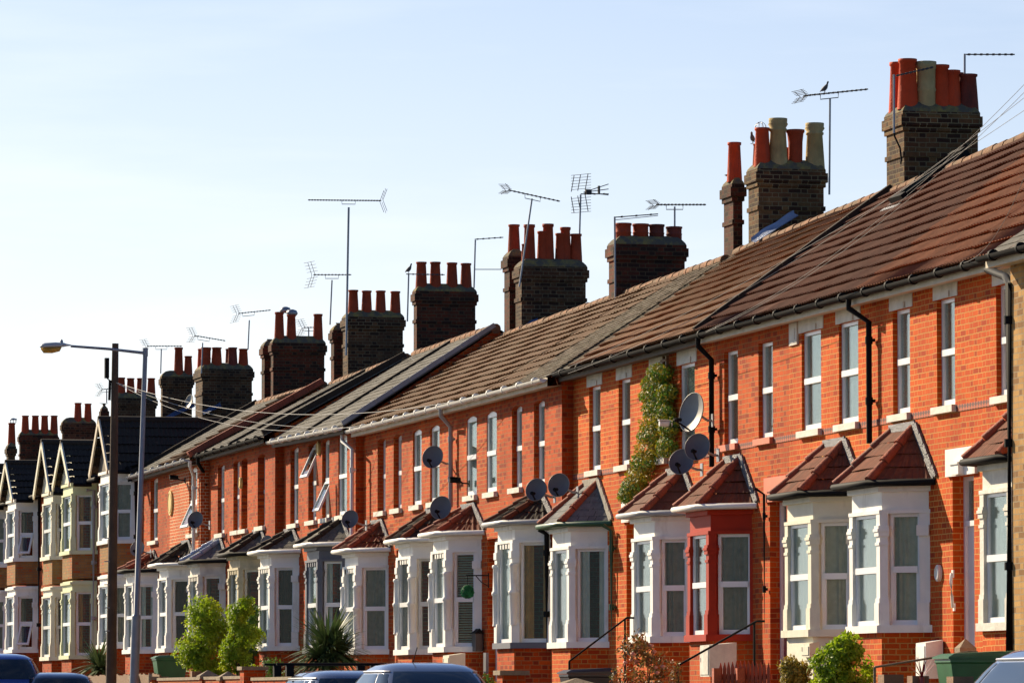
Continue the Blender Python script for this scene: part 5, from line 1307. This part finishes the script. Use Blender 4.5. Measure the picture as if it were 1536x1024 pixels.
# picket fence, garden walls, piers
yw_ = -3.2
def picket(px0, px1, pyt, label):
    a, b_ = at(px0, pyt, yw_), at(px1, pyt, yw_); H = thing('picket_fence', label, 'fence', ((a.x+b_.x)/2, yw_, gz(a.x)))
    # runs back toward the house so that its face is turned to the street corner
    A, Bv = Vector((b_.x-.9, yw_+.0, 0)), Vector((b_.x, yw_+.62, 0)); n = 13; zt = a.z
    A = Vector((at(px0, pyt, yw_).x, yw_, 0)); Bv = Vector((A.x+.35, yw_+.60, 0)); Bv = Vector((A.x+.5, at(px1, pyt, 0).y, 0)); e = atx(px1, pyt, A.x+.5); Bv.y = e.y
    t = (Bv-A).normalized(); nn = t.cross(Vector((0, 0, 1)))
    for j in range(n):
        c = A.lerp(Bv, (j+.5)/n); wd = (Bv-A).length/n*.36; mb = MB(); z0 = gz(a.x)+.1
        h = zt-.02-.03*abs(j-6)/6
        p0, p1 = c-t*wd, c+t*wd
        for o in (0,):
            mb.prism([p0-nn*.01, p1-nn*.01, p1+nn*.01, p0+nn*.01], z0, h-.05); q = [(p0-nn*.01, h-.05), (p1-nn*.01, h-.05), (c-nn*.01, h+.03)]
            mb.face([(v.x, v.y, z) for v, z in q]); mb.face([(v.x+nn.x*.02, v.y+nn.y*.02, z) for v, z in q][::-1])
            mb.face([(p0.x-nn.x*.01, p0.y-nn.y*.01, h-.05), (c.x-nn.x*.01, c.y-nn.y*.01, h+.03), (c.x+nn.x*.01, c.y+nn.y*.01, h+.03), (p0.x+nn.x*.01, p0.y+nn.y*.01, h-.05)])
            mb.face([(p1.x-nn.x*.01, p1.y-nn.y*.01, h-.05), (c.x-nn.x*.01, c.y-nn.y*.01, h+.03), (c.x+nn.x*.01, c.y+nn.y*.01, h+.03), (p1.x+nn.x*.01, p1.y+nn.y*.01, h-.05)])
        mb.build('picket', 'fence', H)
    for z in (zt-.2, zt-.9): mb = MB(); mb.bar((A.x-nn.x*.03, A.y-nn.y*.03, z), (Bv.x-nn.x*.03, Bv.y-nn.y*.03, z), .03, .07); mb.build('rail', 'fence', H)
    for c in (A, A.lerp(Bv, .45)): mb = MB(); c = c+nn*.06; mb.box(c.x-.05, c.x+.05, c.y-.05, c.y+.05, gz(a.x), zt-.09); mb.build('post', 'fence', H)
picket(1078, 1156, 991, 'red stained picket fence with pointed tops beside the golden bush')
def pier(px, pyt, y, cap, label, mat='brick_deep', w=.36, capm='coping'):
    q = at(px, pyt, y); H = thing('gate_pier', label, 'pier', (q.x, y, gz(q.x))); z0 = gz(q.x)
    ct = {'flat': .07, 'pyramid': .18, 'none': .0}[cap]
    mb = MB(); mb.box(q.x-w/2, q.x+w/2, y-w/2, y+w/2, z0, q.z-ct); mb.build('shaft', mat, H)
    if cap == 'none': return
    mb = MB(); o = w/2+.05
    if cap == 'flat': mb.box(q.x-o, q.x+o, y-o, y+o, q.z-ct+.001, q.z)
    else:
        mb.box(q.x-o, q.x+o, y-o, y+o, q.z-ct+.001, q.z-ct+.06); b_ = [(q.x-o, y-o), (q.x+o, y-o), (q.x+o, y+o), (q.x-o, y+o)]
        for j in range(4): mb.face([(*b_[j], q.z-ct+.06), (*b_[(j+1) % 4], q.z-ct+.06), (q.x, y, q.z)])
    mb.build('cap', capm, H)
pier(767, 1005, yw_, 'flat', 'brick pier with flat stone cap beside the yellow flowers')
pier(864, 1016, yw_, 'pyramid', 'wide brick pier with low pyramid cap under the black bin', w=.62)
pier(312, 1004, yw_, 'pyramid', 'small brick pier with pointed cap below the left bright shrub', w=.3)
pier(342, 1006, yw_, 'pyramid', 'small brick pier with pointed cap below the right bright shrub', w=.3)
pier(379, 999, yw_, 'flat', 'brick pier with domed stone cap left of the roof bars', w=.42)
pier(294, 1006, yw_, 'none', 'dark uncapped brick pier behind the pointed cap', 'fence_brown', .2)
pier(237, 1014, yw_, 'flat', 'orange brick pier with flat cap in front of the far green bin', 'brick', .3)
pier(208, 1013, yw_, 'flat', 'low brown pier with flat cap right of the lamp column foot', w=.3)
pier(1336, 1011, -2.9, 'none', 'dark timber gate post left of the red spiky plant', 'fence_brown', .24)
pier(1377, 1013, -2.9, 'none', 'dark timber gate post holding the spiky plant', 'fence_brown', .2)
pier(1440, 1014, -2.9, 'none', 'wide brown gate post in front of the green bins', 'fence_brown', .24)
pier(1448, 957, -.42, 'pyramid', 'small grey finial post against the brick pier behind the green bins', 'coping', .12)
fence_spans = [(-46, -61.5, 1, 'low dark brick wall at the nearest gardens, behind the gate posts'), (-62.5, -70.8, 1.35, 'low brick wall left of the picket fence'), (-73.6, -80, .95, 'low brick wall before the garden with the rose bush'), (-80.6, -88, 1.0, 'low mossy brick wall before the black bin'), (-88.5, -97, 1.0, 'low brick garden wall hidden behind the silver blue car'), (-97.5, -108, 1.05, 'low brick garden wall behind the car with roof bars'), (-108.5, -121, 1.25, 'brown boarded wall before the bright shrubs'), (-121.5, -131, 1.0, 'low brick wall before the end of the row'), (-131.5, -146, 1.1, 'dark brick wall before the gabled houses'), (-146.5, -165, 1.1, 'far brick garden wall at the left end')]
for a, b_, h, l_ in fence_spans:
    H = thing('garden_wall', l_, 'garden wall', ((a+b_)/2, yw_, gz(a))); mt = 'fence_brown' if 'board' in l_ else 'brick_deep'
    mb = MB(); xm_ = (a+b_)/2; dist_ = (Vector((xm_, yw_, 1.5))-CAM).dot(FW); zt = 1.5+(1050-(1012 if 'board' in l_ else 1034 if a > -75 else 1019))*dist_/F_PX
    if mt == 'fence_brown':
        x = b_
        while x < a: mb.box(x, x+.13, yw_-.02, yw_+.02, gz(a)-.1, zt+random.uniform(-.02, .02)); x += .145
    else: mb.box(b_, a, yw_-.11, yw_+.11, gz(b_)-.3, zt)
    mb.build('boards' if mt == 'fence_brown' else 'wall', mt, H)
    if mt != 'fence_brown': mb = MB(); mb.box(b_, a, yw_-.14, yw_+.14, zt+.001, zt+.06); mb.build('coping', 'coping', H)
# slate plaque slab leaning at doorway
mb = MB(); q = at(731, 980, YB['G']-.05); mb.box(q.x-.1, q.x+.1, q.y-.05, q.y, q.z-.35, q.z+.02); fitting('slate_slab', 'dark upright slab leaning beside the brick pier under the post box', 'slab', mb, 'greypaint')
# ---------------------------------------------------------------- cars
def supere(a, b_, n, t):
    c, s = cos(t), sin(t); return (math.copysign(abs(c)**(2/n), c)*a, math.copysign(abs(s)**(2/n), s)*b_)
def car(xr, yc, zroof, label, mat, facing=-1, L_=4.3, Wd=1.75, name='parked_car', bars=False, estate=False, hroof=1.45, antenna=False):
    """xr = X of the near end; nose points along facing"""
    zg_ = zroof-hroof; xm = xr-L_/2; H = thing(name, label, 'car', (xm, yc, zg_), 'cars parked along the kerb'); hw = Wd/2
    def P(dx, dy, z): return Vector((xm+facing*dx, yc+dy, zg_+z))   # dx>0 toward nose
    M = 56
    def ring(z, x0, x1, w, n=5.0): 
        return [P((x0+x1)/2+supere((x1-x0)/2, w, n, 2*pi*j/M)[0], supere((x1-x0)/2, w, n, 2*pi*j/M)[1], z) for j in range(M)]
    h = L_/2
    body = MB(); body.grid([ring(z, x0, x1, w) for z, x0, x1, w in ((.22, -h+.12, h-.15, hw-.10), (.32, -h+.03, h-.03, hw-.02), (.55, -h, h, hw), (.70, -h+.02, h-.04, hw), (.84, -h+.05, h-.14, hw-.03), (.92, -h+.10, h-.45, hw-.09), (.955, -h+.2, h-.8, hw-.18))], 0, True, True)
    rb = ring(.22, -h+.12, h-.15, hw-.10); body.face(rb)
    top = ring(.955, -h+.2, h-.8, hw-.18); body.face(top[::-1])
    # cabin rings
    cab = [(.90, -h+.30 if not estate else -h+.12, h-1.05, hw-.07), (1.05, -h+.50 if not estate else -h+.2, h-1.30, hw-.13), (1.25, -h+.80 if not estate else -h+.32, h-1.66, hw-.23), (1.36, -h+1.02 if not estate else -h+.45, h-1.92, hw-.30), (1.41, -h+1.18 if not estate else -h+.6, h-2.08, hw-.38), (1.44, -h+1.45 if not estate else -h+.85, h-2.3, hw-.52), (1.45, -h+1.7 if not estate else -h+1.1, h-2.5, hw-.66)]
    def cz(z):
        for a, b2 in zip(cab, cab[1:]):
            if a[0] <= z <= b2[0]:
                t = (z-a[0])/(b2[0]-a[0]); return [a[k]+(b2[k]-a[k])*t for k in range(4)]
        return cab[-1]
    body.grid([ring(z, x0, x1, w, 4.2) for z, x0, x1, w in cab], 0, True, True); body.face(ring(*cab[-1], 4.2)[::-1])
    bo = body.build('body', mat, H)
    def patch(nm, t0, t1, z0, z1, mt='car_glass', off=.006):
        g = MB(); rows = []; K = 10
        for r_ in range(5):
            z = z0+(z1-z0)*r_/4; _, x0, x1, w = cz(z); row = []
            for j in range(K+1):
                t = t0+(t1-t0)*j/K; q = supere((x1-x0)/2+off, w+off, 4.2, t); row.append(P((x0+x1)/2+q[0], q[1], z))
            rows.append(row)
        g.grid(rows, 0, True); return g.build(nm, mt, H)
    patch('rear_window', pi-.62, pi+.62, .98, 1.34); patch('windscreen', -.62, .62, .98, 1.34)
    for s in (1, -1):
        for k, (a, b2) in enumerate(((.78, 1.30), (1.36, 1.86), (1.92, 2.36))): patch('side_window', s*a, s*b2, .98, 1.31)
    for sx_ in (-1, 1):
        for sy in (-1, 1):
            c = P(sx_*(h-.80), sy*(hw-.09), .31); w = MB(); w.tube([c-Vector((0, .10, 0)), c+Vector((0, .10, 0))], .31, 24); wo = w.build('wheel', 'rubber', H)
            r_ = MB(); r_.tube([c-Vector((0, .108, 0)), c+Vector((0, .108, 0))], .2, 16); r_.build('rim', 'chrome', wo)
            m_ = MB()
        for sy in (-1, 1):
            l_ = MB(); c = P(sx_*(h-.10 if sx_ < 0 else h-.14), sy*(hw-.36), .72); l_.obox(c, (.07, 0, 0), (0, .14, 0), (0, 0, .065)); l_.build('headlight' if sx_ > 0 else 'tail_light', 'headl' if sx_ > 0 else 'tail', H)
        n_ = MB(); c = P(sx_*(h+.0), 0, .5); n_.obox(c, (.012, 0, 0), (0, .26, 0), (0, 0, .055)); n_.build('number_plate', 'plate' if sx_ < 0 else 'white', H)
    for sy in (-1, 1):
        mi = MB(); c = P(h-1.45, sy*(hw+.06), 1.0); mi.lathe(c-Vector((0, 0, .06)), [(.03, 0), (.09, .02), (.095, .09), (.05, .13)], 10); mi.build('wing_mirror', mat, H)
        tr = MB(); pts = []
        for j in range(9):
            t = sy*(.74+1.66*j/8); _, x0, x1, w = cz(1.34); q = supere((x1-x0)/2+.01, w+.01, 4.2, t); pts.append(P((x0+x1)/2+q[0], q[1], 1.34))
        tr.tube(pts, .012, 5); tr.build('door_trim', 'chrome', H)
    if bars:
        for dx in (-.15, .75):
            rk = MB(); rk.tube([P(dx, -hw+.12, 1.535), P(dx, hw-.12, 1.535)], .017, 8)
            for sy in (-1, 1): rk.box(P(dx, 0, 0).x-.05, P(dx, 0, 0).x+.05, yc+sy*(hw-.30)-.05, yc+sy*(hw-.30)+.05, zg_+1.37, zg_+1.525)
            rk.build('roof_bar', 'black', H)
    if antenna: an = MB(); an.tube([P(-.5, -.1, 1.44), P(-.75, -.1, 1.62)], .006, 5); an.build('antenna', 'black', H)
    return H
def car_at(pxc, pyroof, y, label, mat, **k):
    q = at(pxc, pyroof, y); return car(q.x+2.0, y, q.z, label, mat, **k)
car_at(622, 993, -8.2, 'silver blue saloon car parked nearest to the middle, seen from behind', 'car_silver', antenna=True)
car_at(498, 1005, -7.6, 'pale silver car with black roof bars parked ahead of the saloon', 'car_grey', bars=True, estate=True)
car_at(74, 1008, -7.6, 'dark navy car parked in front of the gabled houses', 'car_dark', estate=True)
car_at(-12, 980, -8.6, 'bright blue car cut off by the left edge of the picture', 'car_blue', estate=True)
car_at(1592, 970, -5.6, 'grey car cut off by the right edge of the picture beside the green bins', 'car_grey', estate=True)
# ---------------------------------------------------------------- ground, street, pavements
def strip(name, mat, y0, y1, dz, x0=-220, x1=20, t=None, kind=True):
    mb = MB(); n = 24; rows = []
    for j in range(n+1):
        x = x0+(x1-x0)*j/n; rows.append([(x, y0, gz(x)+dz), (x, y1, gz(x)+dz)])
    mb.grid(rows, 0, False)
    if t:
        for yy in (y0, y1):
            mb.grid([[(x0+(x1-x0)*j/n, yy, gz(x0+(x1-x0)*j/n)+dz) for j in range(n+1)], [(x0+(x1-x0)*j/n, yy, gz(x0+(x1-x0)*j/n)+dz-t) for j in range(n+1)]], 0, False)
    return struct(mb.build(name, mat))
gm = MB(); xs = [-2600, -220, -180, -100, -20, 20, 400]; ys = [-1500, -60, 0, 60, 1500]
gm.grid([[(x, y, gz(x)-.03) for x in xs] for y in ys], 0, False); struct(gm.build('ground', 'ground'))
strip('road', 'asphalt', -14.2, -5.6, 0.0); strip('pavement', 'paving', -5.45, -3.3, .12, t=.12); strip('pavement', 'paving', -19, -14.35, .12, t=.12)
strip('kerb', 'kerbstone', -5.6, -5.45, .125, t=.13); strip('kerb', 'kerbstone', -14.35, -14.2, .125, t=.13)
strip('garden_ground', 'soil', -3.3, 1.0, .28, x0=-175, x1=-54, t=.3)
ln = MB()
for j in range(36):
    x = -200+j*6; ln.face([(x, -9.95, gz(x)+.004), (x+2, -9.95, gz(x+2)+.004), (x+2, -9.85, gz(x+2)+.004), (x, -9.85, gz(x)+.004)])
struct(ln.build('road_marking', 'paint'))
# ---------------------------------------------------------------- light, sky, camera
EL, AZ = radians(27), radians(60)   # AZ from the facade normal toward the far end
S = Vector((-sin(AZ)*cos(EL), -cos(AZ)*cos(EL), sin(EL)))
sd = bpy.data.lights.new('sun', 'SUN'); sd.energy = 5.0; sd.angle = radians(.5); sd.color = (1.0, .83, .58)
so = bpy.data.objects.new('sun', sd); C.objects.link(so); so.rotation_euler = S.to_track_quat('Z', 'Y').to_euler(); so.location = S*80
w = bpy.data.worlds.new('World'); bpy.context.scene.world = w; w.use_nodes = True; nt = w.node_tree; bg = nt.nodes['Background']
sky = N(nt, 'ShaderNodeTexSky'); sky.sky_type = 'NISHITA'; sky.sun_disc = False; sky.sun_elevation = EL
sky.sun_rotation = atan2(S.x, S.y); sky.air_density = 1.0; sky.dust_density = .6; sky.ozone_density = 1.5; sky.altitude = 50
tnt = N(nt, 'ShaderNodeMix', data_type='RGBA', blend_type='MULTIPLY'); tnt.inputs[0].default_value = 1; tnt.inputs[7].default_value = (.78, 1.05, 1.5, 1)
tc = N(nt, 'ShaderNodeTexCoord'); mp = N(nt, 'ShaderNodeMapping'); mp.inputs['Scale'].default_value = (1.2, 1.2, 9); mp.inputs['Rotation'].default_value = (.25, .1, 0)
L(nt, tc.outputs['Generated'], mp.inputs[0]); cn = noise(nt, mp.outputs[0], 5.5, 6, .55)
sv = N(nt, 'ShaderNodeSeparateXYZ'); L(nt, tc.outputs['Generated'], sv.inputs[0])
dt = N(nt, 'ShaderNodeVectorMath', operation='DOT_PRODUCT'); L(nt, tc.outputs['Generated'], dt.inputs[0]); dt.inputs[1].default_value = (-sin(AZ), -cos(AZ), 0)
el_ = M2(nt, 'POWER', 2.718, M2(nt, 'MULTIPLY', M2(nt, 'MAXIMUM', sv.outputs[2], 0.0), -7.5))
az_ = N(nt, 'ShaderNodeMapRange', interpolation_type='SMOOTHSTEP'); L(nt, dt.outputs['Value'], az_.inputs[0]); az_.inputs[1].default_value = .15; az_.inputs[2].default_value = .92
hz = M2(nt, 'MULTIPLY', el_, M2(nt, 'ADD', M2(nt, 'MULTIPLY', az_.outputs[0], .95), .08))
hz = M2(nt, 'MINIMUM', M2(nt, 'ADD', hz, M2(nt, 'MULTIPLY', ramp(nt, cn, .5, .8), .12)), 1.0)
L(nt, mixc(nt, hz, sky.outputs[0], (25, 18.2, 12.4)), tnt.inputs[6]); L(nt, tnt.outputs[2], bg.inputs[0]); bg.inputs[1].default_value = .042
cd = bpy.data.cameras.new('camera'); cd.sensor_width = 36; cd.lens = F_PX/1536*36; cd.clip_start = .5; cd.clip_end = 6000
co = bpy.data.objects.new('camera', cd); C.objects.link(co); co.location = CAM
co.matrix_world = Matrix(((RT.x, UP.x, -FW.x, CAM.x), (RT.y, UP.y, -FW.y, CAM.y), (RT.z, UP.z, -FW.z, CAM.z), (0, 0, 0, 1)))
sc = bpy.context.scene; sc.camera = co
sc.view_settings.view_transform = 'Standard'; sc.view_settings.look = 'None'; sc.view_settings.exposure = 0.8; sc.view_settings.gamma = 1
sc.cycles.max_bounces = 8; sc.cycles.transparent_max_bounces = 16
for o in bpy.data.objects:
    if '_o' in o: del o['_o']
